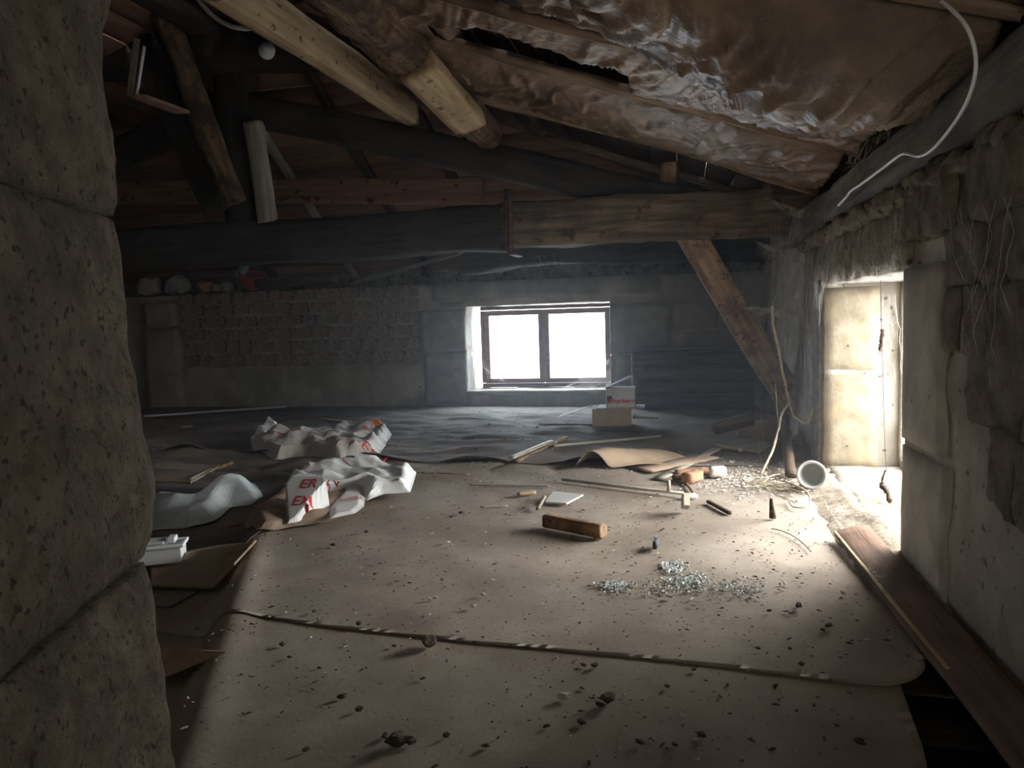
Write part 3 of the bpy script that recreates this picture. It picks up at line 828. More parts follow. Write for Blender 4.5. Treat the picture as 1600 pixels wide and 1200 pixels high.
# ------------------------------------------------------------------ things lying on the floor
def lift_at(x, y):
    if y > 4.40: return .017
    if x < -1.9 and y > 2.9: return .017
    if ridge_side(x, y) < 0 and y < 4.4: return .020
    return .011 if y > 1.9 else .004


def G(px, py, dz=0.0):
    """point of the felt surface under a sight line, raised by dz"""
    z = 0.0
    for _ in range(4):
        p = FL(px, py, z + dz); z = fh(p.x, p.y) + lift_at(p.x, p.y)
    return Vector((p.x, p.y, z + dz))


def prism(name, pts, thick, m, parent=None, **kw):
    """slab whose upper face has the outline pts (3D), thickness straight down"""
    c = sum((Vector(p) for p in pts), Vector()) / len(pts); c.z = min(p[2] for p in pts) - thick
    n = len(pts); V = [Vector(p) - c for p in pts] + [Vector(p) - c - Vector((0, 0, thick)) for p in pts]
    area2 = sum(pts[i][0] * pts[(i + 1) % n][1] - pts[(i + 1) % n][0] * pts[i][1] for i in range(n))
    up = list(range(n)) if area2 > 0 else list(reversed(range(n)))
    F = [tuple(up), tuple(q + n for q in reversed(up))]
    for i in range(n):
        a, b = up[i], up[(i + 1) % n]; F.append((b, a, a + n, b + n))
    o = obj(name, V, F, m, parent, smooth=False, **kw); o.location = c - (parent.location if parent else Vector())
    bv = o.modifiers.new('bevel', 'BEVEL'); bv.width = min(.002, thick * .25); bv.segments = 1
    return o


def stick(name, a, b, w, h, m, label, cat='stick', **kw):
    a = G(*a, h / 2) if len(a) == 2 else Vector(a); b = G(*b, h / 2) if len(b) == 2 else Vector(b)
    kw.setdefault('rough', min(w, h) * .12); kw.setdefault('edge', min(w, h) * .12)
    return timber(name, a, b, w, h, m, label=label, cat=cat, step=max(.02, (b - a).length / 24), nsec=2, **kw)


def edge_dist_np(poly, x, y):
    best = np.full(x.shape, 1e9); n = len(poly)
    for i in range(n):
        ax_, ay_ = poly[i]; cx_, cy_ = poly[(i + 1) % n]; dx, dy = cx_ - ax_, cy_ - ay_
        t = np.clip(((x - ax_) * dx + (y - ay_) * dy) / (dx * dx + dy * dy + 1e-12), 0, 1)
        best = np.minimum(best, np.hypot(x - ax_ - t * dx, y - ay_ - t * dy))
    return best


def tri(t): return np.abs((t % 1.0) * 2 - 1)


def crumple(X, Y, seed, amp, f=6.0):
    r = np.random.default_rng(seed); z = 0
    for k_ in range(6):
        a_ = r.uniform(0, math.pi); ff = f * r.uniform(.5, 1.8)
        wx = .25 * vn(np.stack([X * 4, Y * 4, 0 * X + k_], -1).reshape(-1, 3), seed + k_).reshape(X.shape)
        z = z + tri((X * math.cos(a_) + Y * math.sin(a_)) * ff + r.uniform(0, 1) + wx) / (.6 + ff / f)
    return z / 4.0 * amp


def crumpled(name, px, m, seed, height, amp, base=.003, step=.016, f=5.0, parent=None, dz=.03, thick=.0012, hfun=None, rim=.05, **kw):
    """crumpled paper or film: outline given by sight lines onto the felt; returns object and its height function"""
    poly = [tuple(G(*q, dz)[:2]) for q in px]
    area2 = sum(poly[i][0] * poly[(i + 1) % len(poly)][1] - poly[(i + 1) % len(poly)][0] * poly[i][1] for i in range(len(poly)))
    X, Y, D, F = sheet_grid(poly, step)

    def hz(X, Y, D):
        g = floor_h(X, Y) + .017
        body = smooth(0, 1, D / rim)
        b_ = height * body * (.65 + .5 * vn(np.stack([X * 3, Y * 3, 0 * X], -1).reshape(-1, 3), seed + 40).reshape(X.shape))
        if hfun is not None: b_ = b_ + hfun(X, Y) * body
        return g + base + np.maximum(0, b_ + crumple(X, Y, seed, amp, f) * (.12 + body))
    Z = hz(X, Y, D)
    V = np.stack([X, Y, Z], -1); V, F = compact(V.tolist(), F)
    c = Vector((sum(v[0] for v in V) / len(V), sum(v[1] for v in V) / len(V), min(v[2] for v in V) - thick))
    V, F = thicken([Vector(v) - c for v in V], F, thick)
    o = obj(name, V, F, m, parent, smooth=False, **kw); o.location = c - (parent.location if parent else Vector())

    def top(x, y):
        x = np.asarray(x); y = np.asarray(y); d = edge_dist_np(poly, x, y)
        return hz(x, y, d)
    return o, top


def flatmat(name, c, rough=.8, **kw):
    m = bpy.data.materials.new(name); m.use_nodes = True; b = m.node_tree.nodes['Principled BSDF']
    b.inputs['Base Color'].default_value = (*c, 1); b.inputs['Roughness'].default_value = rough
    for k_, v in kw.items(): b.inputs[k_].default_value = v
    return m


M['paper'] = mat('white sack paper', (.70, .72, .71), (.84, .86, .86), scale=4, rough=.6, bump=.15, c3=(.45, .42, .37), c3_scale=4, c3_amt=.35, spec=.4)
M['paper_grey'] = mat('dusty sack paper', (.44, .42, .39), (.62, .60, .56), scale=4, rough=.7, bump=.15, c3=(.34, .30, .26), c3_scale=4, c3_amt=.6)
M['kraft'] = mat('kraft paper', (.24, .17, .12), (.36, .27, .20), scale=5, rough=.8, bump=.2)
M['red'] = flatmat('red print', (.55, .05, .05)); M['orange'] = flatmat('orange print', (.80, .20, .03)); M['ink'] = flatmat('dark print', (.05, .05, .06))
M['film'] = mat('milky plastic film', (.42, .48, .50), (.60, .66, .68), scale=5, rough=.35, bump=.2, spec=.5)
M['white'] = mat('white plastic', (.72, .76, .78), (.82, .85, .86), scale=4, rough=.45, bump=.05, spec=.5)
M['card'] = mat('old cardboard', (.22, .17, .125), (.34, .27, .20), scale=6, rough=.9, bump=.3, c3=(.15, .12, .09), c3_scale=5)
M['card_tan'] = mat('tan cardboard', (.27, .20, .14), (.36, .275, .195), scale=5, rough=.9, bump=.2)
M['card_white'] = mat('white cardboard', (.44, .44, .43), (.54, .54, .52), scale=5, rough=.85, bump=.1)
M['brick'] = mat('terracotta brick', (.34, .17, .10), (.50, .28, .18), scale=12, rough=.9, bump=.6)
M['plaster_lump'] = mat('white plaster lump', (.62, .60, .55), (.78, .76, .70), scale=10, rough=.95, bump=.6)
M['mortar_dust'] = mat('mortar dust', (.18, .15, .115), (.33, .285, .225), scale=30, rough=1, bump=.8, bdist=.01, spots=(.08, .06, .045), spot_scale=60, spot_t=.62)
M['flake_blue'] = mat('bluish plaster flakes', (.40, .43, .42), (.62, .66, .64), scale=30, rough=1, bump=.4)
M['metal'] = mat('dusty zinc tube', (.36, .33, .27), (.50, .47, .39), scale=14, rough=.6, bump=.2, metal=.2)
M['dirt'] = mat('dark crumb', (.05, .038, .03), (.14, .105, .08), scale=30, rough=1, bump=.6)
M['dust'] = mat('pale dust crumb', (.40, .37, .31), (.62, .60, .54), scale=30, rough=1, bump=.6)
M['root'] = mat('pale dry stem', (.34, .28, .19), (.55, .47, .34), scale=40, rough=.9, bump=.5)


def drape_text(txt, px, py, size, ang, m, parent, top, name='print', bold=.0, dz=.03, tall=1.0):
    """lettering laid on a crumpled surface; ang turns it on the ground"""
    cu = bpy.data.curves.new('t', 'FONT'); cu.body = txt; cu.size = size; cu.offset = bold; cu.resolution_u = 2; cu.align_x = 'CENTER'; cu.align_y = 'CENTER'
    to = bpy.data.objects.new('t', cu); COL.objects.link(to)
    me = bpy.data.meshes.new_from_object(to); bpy.data.objects.remove(to); bpy.data.curves.remove(cu)
    bm = bmesh.new(); bm.from_mesh(me); bmesh.ops.triangulate(bm, faces=bm.faces)
    for _ in range(2):
        bmesh.ops.subdivide_edges(bm, edges=[e for e in bm.edges if e.calc_length() > .01], cuts=1)
    P = np.array([tuple(v.co) for v in bm.verts]); F = [tuple(v.index for v in f.verts) for f in bm.faces]; bm.free(); bpy.data.meshes.remove(me); P[:, 1] *= tall
    return _drape(P, F, px, py, ang, m, parent, top, name, dz)


def _drape(P, F, px, py, ang, m, parent, top, name, dz=.03):
    c = G(px, py, dz); ca, sa = math.cos(ang), math.sin(ang)
    X = c.x + P[:, 0] * ca - P[:, 1] * sa; Y = c.y + P[:, 0] * sa + P[:, 1] * ca; Z = top(X, Y) + .0016
    V = np.stack([X, Y, Z], 1); c0_ = Vector((float(X.mean()), float(Y.mean()), float(Z.min())))
    o = obj(name, [Vector(v) - c0_ for v in V], F, m, parent, smooth=False); o.location = c0_ - parent.location
    return o


def patch(w, h, px, py, ang, m, parent, top, name='print', n=10):
    us = np.linspace(-w / 2, w / 2, n); vs = np.linspace(-h / 2, h / 2, n)
    U, V_ = np.meshgrid(us, vs, indexing='ij'); P = np.stack([U, V_, 0 * U], -1).reshape(-1, 3)
    return _drape(P, grid_faces(n, n), px, py, ang, m, parent, top, name)


# paper sack at the back
sk = thing('paper_sack', G(500, 700), 'empty crumpled paper sack with an orange patch, the one nearer the far wall', 'paper sack')
b1, t1 = crumpled('sack_body', [(390, 678), (396, 700), (430, 712), (475, 710), (530, 716), (588, 707), (612, 672), (596, 660), (560, 664), (520, 667), (486, 672), (452, 678), (425, 665)],
                  M['paper_grey'], 3, .03, .10, f=6.5, parent=sk, step=.017, dz=.035, rim=.07)
b1b, t1b = crumpled('sack_end', [(392, 680), (412, 688), (450, 676), (436, 664), (414, 660)], M['paper'], 5, .09, .10, f=6, parent=sk, step=.014, dz=.05, rim=.07, base=.02)
patch(.10, .13, 592, 671, .25, M['orange'], sk, t1); drape_text('E', 445, 689, .16, 1.2, M['red'], sk, t1, bold=.008)
for i in range(4): patch(.010, .13, 570 + i * 4, 676, .25, M['red'], sk, t1, n=5)
drape_text('ZZER', 565, 704, .09, -.1, M['red'], sk, t1)
for i in range(3): patch(.18, .008, 480 + i * 4, 684 + i * 4, 1.0, M['red'], sk, t1, n=6)

# paper sack nearer the camera
sk = thing('paper_sack', G(500, 790), 'torn white paper sack with big red lettering at the corner of the felt sheet', 'paper sack')
k1, tk = crumpled('kraft_lining', [(350, 824), (366, 805), (400, 792), (424, 775), (441, 756), (520, 752), (585, 760), (560, 790), (516, 811), (450, 820), (427, 825), (401, 824), (380, 815)],
                  M['kraft'], 11, .008, .04, f=5, parent=sk, step=.018, dz=.02)
kb, tb_ = crumpled('sack_body', [(444, 755), (459, 742), (492, 731), (548, 727), (575, 724), (584, 714), (594, 716), (602, 727), (651, 738), (641, 769), (599, 771), (572, 782), (566, 760), (534, 764), (502, 770), (485, 764)],
                   M['paper'], 12, .02, .075, f=5.0, parent=sk, step=.012, dz=.035, base=.024, rim=.06)
k2, t2 = crumpled('sack_flap', [(446, 797), (449, 820), (466, 817), (489, 806), (516, 796), (498, 789), (470, 786)], M['paper'], 13, .002, .005, f=3, parent=sk, step=.008, dz=.02, base=.02, rim=.010, hfun=lambda X, Y: np.clip(.48 * (Y - G(452, 820, .02).y), 0, .14))
k3, t3 = crumpled('sack_flap', [(516, 812), (515, 799), (546, 759), (562, 754), (571, 780), (569, 793), (555, 804)], M['paper'], 14, .006, .018, f=4, parent=sk, step=.009, dz=.03, base=.03, rim=.03)
drape_text('ER', 485, 798, .075, .12, M['red'], sk, t2, bold=.001, tall=1.15, dz=.02); drape_text('EX', 473, 808, .072, .12, M['red'], sk, t2, bold=.001, tall=1.15, dz=.02)
drape_text('RA', 520, 772, .07, .4, M['red'], sk, tb_, bold=.0, tall=1.5)
for i in range(4): patch(.007, .16 - .02 * i, 538 + i * 8, 786, -.55, M['red'], sk, t3, n=6)
drape_text('COL', 588, 722, .09, -.3, M['red'], sk, tb_, bold=.004); drape_text('X', 628, 736, .11, .3, M['red'], sk, tb_, bold=.004)
drape_text('A', 476, 742, .12, .3, M['red'], sk, tb_); patch(.05, .05, 549, 734, .2, M['ink'], sk, tb_)
patch(.14, .006, 512, 736, -.6, M['red'], sk, tb_, n=6); patch(.14, .006, 545, 740, -.7, M['red'], sk, tb_, n=6)

o, _ = crumpled('plastic_film', [(215, 822), (215, 784), (262, 776), (300, 783), (322, 763), (345, 757), (372, 752), (398, 747), (411, 768), (396, 778), (360, 788), (334, 808), (290, 818)],
                M['film'], 21, .04, .085, f=3.0, step=.015, dz=.03, rim=.10, label='milky translucent plastic film crumpled beside the stone jamb', cat='plastic film')

# white plastic box
c_ = G(262, 893) + Vector((0, 0, .03))
bx = thing('plastic_box', c_, 'small white plastic box with open latch half hidden by the stone jamb', 'box')
ang = .45
def boxpart(nm, lo, hi, m, rnd=.004, parent=bx):
    o = block(nm, Vector(lo) + parent.location, Vector(hi) + parent.location, m, parent, rough=0, rnd=0, step=9, smooth=False)
    bv = o.modifiers.new('bevel', 'BEVEL'); bv.width = rnd; bv.segments = 2
    return o
bx.rotation_euler = (0, 0, ang)
boxpart('body', (-.12, 0, 0), (.055, .10, .062), M['white'])
boxpart('rim', (-.13, -.008, .0625), (.066, .006, .076), M['white']); boxpart('rim', (-.13, .094, .0625), (.066, .108, .076), M['white']); boxpart('rim', (.054, .0065, .0625), (.066, .0935, .076), M['white'])
boxpart('latch', (.0, .02, .0765), (.03, .08, .098), M['white'])
boxpart('lid', (-.13, .01, .0765), (-.01, .09, .088), M['card_white'])

# cardboard and boards
prism('cardboard_sheet', [G(236, 914, .01), G(333, 915, .02), G(366, 880, .035), G(398, 846, .03), G(330, 852, .02), G(236, 872, .02)], .010, M['card'], label='brown cardboard panel lying beside the white box', cat='cardboard')
stick('wood_strip', tuple(G(335, 913, .03)), tuple(G(399, 845, .038)), .014, .008, M['card_tan'], 'ragged pale edge strip along the cardboard panel', 'strip')
prism('felt_scrap', [G(250, 1060, .012), G(250, 1012, .012), G(300, 1012, .014), (G(352, 1018, .02))], .004, M['kraft'], label='torn reddish felt scrap at the foot of the stone jamb', cat='scrap')
prism('flat_board', [G(225, 752, .02), G(298, 752, .02), G(345, 724, .02), G(225, 724, .02)], .015, M['card'], label='flat brown board beyond the plastic film', cat='board')
stick('wood_strip', (298, 751), (338, 728), .025, .02, M['grey_wood'], 'pale wood strip on the edge of the flat brown board', 'strip')
stick('wood_strip', (335, 732), (362, 726), .04, .02, M['brown_wood'], 'short splintered wood strip beyond the plastic film', 'strip')
stick('white_batten', tuple(G(225, 652, .03)), tuple(G(448, 635, .03)), .03, .022, M['card_white'], 'long thin whitish batten lying below the quoin of the far wall', 'batten', rough=.001)
stick('wood_strip', (500, 654), (546, 663), .05, .015, M['grey_wood'], 'short grey strip behind the rear paper sack', 'strip')
stick('dark_stick', (282, 668), (300, 666), .05, .02, M['card'], 'small brown scrap near the whitish batten', 'scrap')

stick('flat_strip', (800, 713), (862, 690), .035, .02, M['metal'], 'blue-grey flat strip beside the brown one in mid floor', 'strip')
stick('flat_strip', (806, 715), (885, 684), .035, .02, M['brown_wood'], 'brown flat strip beside the blue-grey one in mid floor', 'strip')
stick('wood_lath', (864, 697), (1032, 681), .03, .015, M['grey_wood'], 'long pale lath lying towards the dark chest', 'lath')
stick('wood_lath', (1030, 748), (1120, 701), .06, .012, M['grey_wood'], 'short wide lath beside the broken bricks', 'lath')
# arched kraft board
A = [G(898, 731), G(1150, 712)]
nx, nv = 26, 14; V = []
for i in range(nx):
    u = i / (nx - 1); base = A[0].lerp(A[1], u); side = Vector((.28, -.02, 0)) if False else Vector((0.30, .0, 0))
    for j in range(nv):
        v = j / (nv - 1)
        # the arch spans across, its mouth towards the camera
        V.append((0, 0, 0))
P0 = G(898, 731); P1 = G(960, 733); Q0 = G(985, 700); Q1 = G(1105, 722)
V = []
for i in range(nx):
    u = i / (nx - 1); a_, b_ = P0.lerp(Q0, u), P1.lerp(Q1, u)
    for j in range(nv):
        v = j / (nv - 1); p = a_.lerp(b_, v)
        hgt = (.085 * (1 - u) + .035 * u) * math.sin(math.pi * min(1, v * 1.15) if v < .87 else math.pi) + .012 * math.sin(u * 5)
        V.append((p.x, p.y, fh(p.x, p.y) + .022 + max(0, hgt)))
Vt, Ft = thicken([Vector(v) - P0 for v in V], grid_faces(nx, nv), .003)
obj('bent_board', Vt, Ft, M['card_tan'], loc=P0, label='bent tan board arching up from the felt with an open mouth', cat='board')
stick('felt_board', (1000, 734), (1105, 712), .18, .012, M['kraft'], 'flat pinkish-brown board stretching away behind the bent board', 'board')

# stack by the window
cb = G(965, 668)
prism('cardboard_flap', [G(841, 662, .01), G(846, 651, .035), G(930, 652, .035), G(935, 663, .01)], .006, M['log'], label='dark reddish-brown slat on the floor below the far window', cat='slat')
def boxthing(name, px, w, d, h, m, label, cat, z0=0.0, rz=0.0, taper=1.0):
    base = G(*px) + Vector((0, 0, z0)) if len(px) == 2 else Vector(px)
    o = block(name, base + Vector((-w / 2, 0, 0)), base + Vector((w / 2, d, h)), m, None, rough=.003, rnd=.004, step=.06, smooth=False, label=label, cat=cat)
    o.rotation_euler = (0, 0, rz); return o, base
o, base = boxthing('cardboard_box', (953, 667), .30, .28, .135, M['card_tan'], 'tan cardboard box under the small white carton', 'box', rz=.12)
zb = base.z + .135
prism('loose_paper', [base + Vector(q) for q in ((-.42, -.02, .06), (-.17, .0, .15), (-.15, .2, .145), (-.40, .18, .07))], .003, M['card_white'], label='pale sheet of paper sliding off the tan cardboard box', cat='paper')
prism('box_sheet', [base + Vector(q) for q in ((-.10, -.01, .142), (.26, .0, .142), (.26, .22, .142), (-.10, .22, .142))], .005, M['card_white'], label='thin pale card between the tan box and the white carton', cat='card')
prism('box_sheet', [base + Vector(q) for q in ((.17, .0, .07), (.36, .0, .07), (.36, .22, .07), (.17, .22, .07))], .010, M['card'], label='flattened card beside the tan box at the edge of the chest', cat='card')
wbx = thing('white_carton', base + Vector((.08, .02, .1425)), 'small white carton with red print standing on the tan cardboard box', 'box')
block('body', wbx.location + Vector((-.11, 0, 0)), wbx.location + Vector((.11, .16, .15)), M['card_white'], wbx, rough=.002, rnd=.003, step=.06, smooth=False)
prism('flap', [wbx.location + Vector(q) for q in ((-.11, .0, .153), (-.11, .16, .153), (.06, .14, .235), (.10, .04, .235))], .003, M['card_white'], wbx)


def flat_text(txt, loc, size, m, parent, rot=(math.pi / 2, 0, 0), name='lettering', bold=.0):
    cu = bpy.data.curves.new(name, 'FONT'); cu.body = txt; cu.size = size; cu.offset = bold; cu.extrude = .0004
    to = bpy.data.objects.new('t', cu); COL.objects.link(to); me = bpy.data.meshes.new_from_object(to); bpy.data.objects.remove(to); bpy.data.curves.remove(cu)
    me.materials.clear(); me.materials.append(m); me.name = name
    o = bpy.data.objects.new(name, me); COL.objects.link(o); o.parent = parent; o.location = loc; o.rotation_euler = rot
    return o


flat_text('harbern', (-.055, -.0035, .035), .052, M['red'], wbx, bold=.001)
block('logo', wbx.location + Vector((-.098, -.004, .035)), wbx.location + Vector((-.062, -.0015, .09)), M['ink'], wbx, rough=0, rnd=0, step=1, smooth=False)
block('logo', wbx.location + Vector((-.088, -.0055, .035)), wbx.location + Vector((-.062, -.0042, .065)), M['red'], wbx, rough=0, rnd=0, step=1, smooth=False)

# dark chest
cx0, cx1, cy = -.43, .62, 6.90
M['chest'] = wood('dark stained planks', (.07, .062, .062), (.12, .108, .105), bump=.3)
ch = thing('wooden_chest', ((cx0 + cx1) / 2, cy + .15, .012), 'long low dark wooden chest standing against the far wall in the corner', 'chest')
for i in range(4):
    block('plank', (cx0, cy, .012 + i * .13), (cx1, cy + .02, .137 + i * .13), M['chest'], ch, rough=.002, step=.12, rnd=.004, seed=i, mx=10)
block('side', (cx0, cy + .022, .012), (cx0 + .02, cy + .30, .53), M['chest'], ch, rough=.002, step=.12); block('side', (cx1 - .02, cy + .022, .012), (cx1, cy + .30, .53), M['chest'], ch, rough=.002, step=.12)
block('lid', (cx0 - .015, cy - .02, .535), (cx1 + .01, cy + .31, .575), M['chest'], ch, rough=.004, step=.1, seed=9)
block('moulding', (cx0 - .005, cy - .012, .50), (cx1, cy - .001, .53), M['chest'], ch, rough=.002, step=.1)
tube('torn_tape', [(cx0 - .02, cy - .02, z_) for z_ in (.05, .15, .22, .30, .37, .42, .52)], .006, M['card_white'], n=5, rough=.6, label='thin peeling whitish strip along the near corner of the dark chest', cat='tape')

# corner clutter
stick('round_log', tuple(G(1116, 668, .11)), tuple(G(1182, 652, .16)), .10, .08, M['deck'], 'dark chunk of timber lying in front of the chest', 'timber', rough=.01, up=(0, 0, 1))
def lump(name, px, s, m, label, cat, seed=0, flat=.6, group=None, dz=0.0, parent=None, n=3, pos=None, rz=None, el=1.3):
    bm = bmesh.new(); bmesh.ops.create_icosphere(bm, subdivisions=n, radius=1)
    P = np.array([tuple(v.co) for v in bm.verts]); F = [tuple(v.index for v in f.verts) for f in bm.faces]; bm.free()
    P = P * (1 + .45 * fbm(P * 1.6 + seed * 3.3, 3, seed))[:, None]
    P = np.clip(P, -.85, .85) * np.array([s * el, s, s * flat])
    P[:, 2] -= P[:, 2].min()
    p = Vector(pos) if pos is not None else G(*px, dz)
    o = obj(name, P, F, m, parent, smooth=False, label=label, cat=cat, group=group); o.location = p - (parent.location if parent else Vector()); o.rotation_euler = (0, 0, random.uniform(0, 6) if rz is None else rz)
    return o
# an old basket in the dark corner
tp = G(1180, 686)
prof = [(.0, .0), (.11, .0), (.125, .04), (.14, .10), (.145, .15), (.135, .155), (.128, .10), (.11, .03), (0, .02)]
def lathe(name, prof, m, loc, parent=None, n=28, **kw):
    V, F = [], []; k_ = len(prof)
    for i in range(n):
        a_ = 2 * math.pi * i / n
        for r_, z_ in prof: V.append((r_ * math.cos(a_), r_ * math.sin(a_), z_))
    for i in range(n):
        for j in range(k_ - 1):
            F.append((i * k_ + j, ((i + 1) % n) * k_ + j, ((i + 1) % n) * k_ + j + 1, i * k_ + j + 1))
    o = obj(name, V, F, m, parent, **kw); o.location = Vector(loc) - (parent.location if parent else Vector()); return o
lathe('old_basket', prof, M['card'], tp, label='dark round basket in the corner by the chest', cat='basket')
prism('slate_scrap', [G(1128, 700, .012), G(1150, 684, .03), G(1172, 681, .03), G(1192, 690, .012), G(1172, 704, .012)], .01, M['stone_grey'], label='grey flat scrap of stone before the dark basket', cat='stone')
prism('slate_scrap', [G(1160, 702, .012), G(1190, 688, .04), G(1205, 694, .04), G(1185, 708, .012)], .01, M['card'], label='brown flat scrap leaning on the grey one before the basket', cat='scrap')
stick('short_stick', (1120, 697), (1158, 704), .03, .025, M['grey_wood'], 'short stick end by the grey stone scrap')
timber('leaning_batten', G(1236, 744, .02), PY(1226, 650, 4.95), .055, .03, M['deck'], label='dark batten leaning in the corner behind the white pot', cat='batten', step=.05, rough=.003)

# broken bricks, plaster lump
block_seed = 300
def rubble_block(name, px, w, d, h, m, label, cat, rz, seed, tilt=0.0, dz=0.0):
    b_ = G(*px, dz)
    o = block(name, b_ + Vector((-w / 2, -d / 2, 0)), b_ + Vector((w / 2, d / 2, h)), m, None, rough=min(w, d, h) * .12, freq=22, rnd=.008, step=.018, seed=seed, mx=16, label=label, cat=cat)
    o.rotation_euler = (0, tilt, rz); return o
rubble_block('broken_brick', (1083, 753), .13, .06, .055, M['brick'], 'broken terracotta brick stub before the white plaster lump', 'brick', 1.0, 1)
rubble_block('broken_tile', (1092, 741), .26, .05, .03, M['brick'], 'long broken terracotta tile behind the brick stub', 'tile', .25, 2)
rubble_block('broken_tile', (1066, 749), .12, .035, .03, M['log'], 'dark reddish tile sliver touching the brick stub', 'tile', .7, 3)
rubble_block('plaster_lump', (1121, 745), .085, .06, .055, M['plaster_lump'], 'white squarish plaster lump beside the broken bricks', 'plaster', .2, 4)
rubble_block('plaster_lump', (1078, 778), .07, .05, .02, M['plaster_lump'], 'flat white plaster crumb by the end of the metal tube', 'plaster', .3, 5)
# metal tube with a stub and an end bracket
tbx = thing('metal_tube', G(965, 762), 'long thin pale metal tube with stub and end bracket lying across the felt', 'tube')
tube('rod', [G(878, 749, .010), G(960, 759, .012), G(1068, 771, .014)], .0085, M['metal'], tbx, n=8)
tube('stub', [G(1045, 768, .016), G(1045, 768, .016) + Vector((0, 0, .055))], .009, M['metal'], tbx, n=8)
prism('bracket', [G(1064, 776, .065), G(1076, 778, .06), G(1078, 770, .10), G(1068, 770, .105)], .055, M['metal'], tbx)
stick('short_stick', (1070, 752), (1082, 768), .012, .012, M['brown_wood'], 'thin brown stick leaning at the bracket of the metal tube')

# timber block and neighbours
ob = G(851, 817, .027); oe = G(941, 834, .027)
tbk = timber('timber_block', ob + Vector((0, .03, 0)), oe + Vector((0, .03, 0)), .055, .055, M['brown_wood'], rough=.003, edge=.006, step=.012, seed=90, nsec=5, label='short squared brown timber block in the middle of the felt', cat='timber')
rubble_block('wood_chip', (823, 774), .10, .03, .022, M['tan'], 'small orange-brown wood chip', 'wood chip', .5, 6)
prism('square_offcut', [G(851, 784, .012), G(885, 786, .014), G(912, 772, .022), G(864, 767, .03)], .010, M['card_white'], label='small square whitish panel offcut lying propped on the felt', cat='panel')
stick('wood_strip', tuple(G(840, 796, .008)), tuple(G(851, 776, .035)), .018, .012, M['grey_wood'], 'short pale stick leaning against the whitish panel offcut', 'strip')
stick('wood_strip', (734, 757), (860, 760), .012, .008, M['grey_wood'], 'long thin pale sliver behind the orange-brown chip', 'strip')
stick('wood_strip', (650, 738), (733, 740), .010, .008, M['brown_wood'], 'thin brown sliver beside the torn white sack', 'strip')
stick('wood_strip', (751, 792), (794, 790), .010, .007, M['grey_wood'], 'short pale sliver lying left of the leaning pale stick', 'strip')
rubble_block('iron_bar', (1025, 856), .022, .075, .035, M['ink'], 'short black metal bar standing on the felt', 'metal bar', -.1, 7)
stick('dark_stick', (1107, 783), (1141, 801), .018, .015, M['deck'], 'dark rotten stick near the plaster dust', 'stick')
tube('rusty_spike', [G(1207, 810), G(1205, 810) + Vector((0, 0, .085))], [.012, .008], M['iron'], n=7, rough=.3, label='small rusty spike standing upright on the bright felt', cat='spike')

# white pot lying on its side by the wall
pc = G(1271, 768)
pot = thing('white_pot', pc, 'dusty white plastic pot lying on its side at the foot of the wall', 'pot')
rp = [(.0, .0), (.050, .0), (.057, .13), (.064, .135), (.064, .150), (.056, .150), (.053, .13), (.046, .012), (0, .012)]
po = lathe('pot_body', rp, M['card_white'], pc, pot); po.rotation_euler = (math.radians(82), 0, math.radians(-12)); po.location = (.02, .13, .064)
lo_ = lathe('pot_rim', [(.058, -.006), (.068, -.006), (.068, .006), (.058, .006), (.058, -.006)], M['card_white'], pc, pot); lo_.rotation_euler = po.rotation_euler; lo_.location = Vector(po.location) + (po.rotation_euler.to_matrix() @ Vector((0, 0, .148)))
# board along the foot of the right wall
bd = thing('skirting_plank', (.62, 2.2, .0), 'reddish-brown plank leaning loose along the foot of the near wall', 'plank')
timber('board', (.625, 3.0, .045), (.675, 1.1, .02), .125, .018, M['old_red'], bd, up=(-.25, 0, 1), rough=.004, edge=.004, step=.06, seed=95)
timber('edge_strip', (.562, 3.0, .038), (.612, 1.9, .024), .012, .010, M['tan'], bd, rough=.001, edge=.001, step=.06, seed=96, label='pale thin edge strip')

# mortar and dust fallen along the foot of the right wall
xs_ = np.linspace(.53, .745, 22); ys_ = np.linspace(2.0, 5.2, 150)
Xd, Yd = np.meshgrid(xs_, ys_, indexing='ij'); Pd = np.stack([Xd, Yd, 0 * Xd], -1).reshape(-1, 3)
nzd = fbm(Pd * 16, 4, 77).reshape(Xd.shape); nz2 = fbm(Pd * 3, 2, 78).reshape(Xd.shape)
Zd = -.01 + (.055 + .02 * nz2) * np.clip((Xd - .56 - .03 * nz2) / .16, 0, 1) ** 1.2 * smooth(2.0, 2.6, Yd) + .014 * nzd * smooth(.53, .60, Xd) + .012 * smooth(.53, .58, Xd)
cD = Vector((.64, 3.6, -.02)); Vd = [Vector(v) - cD for v in np.stack([Xd, Yd, Zd], -1).reshape(-1, 3)]
obj('mortar_debris', Vd, grid_faces(22, 150), M['mortar_dust'], loc=cD, kind='stuff', label='crumbled mortar and dust heaped along the foot of the wall below the tall window', cat='debris')

# ------------------------------------------------------------------ crumbs: the bigger ones are things, the rest one scatter
crumb_meshes = []
for i in range(10):
    bm = bmesh.new(); bmesh.ops.create_icosphere(bm, subdivisions=2, radius=1)
    P = np.array([tuple(v.co) for v in bm.verts]); F = [tuple(v.index for v in f.verts) for f in bm.faces]; bm.free()
    P = P * (1 + .9 * fbm(P * 1.9 + i * 5.1, 3, i))[:, None] * np.array([1.3, .9, .55]); P[:, 2] -= P[:, 2].min()
    crumb_meshes.append((P, F))
cm = {}


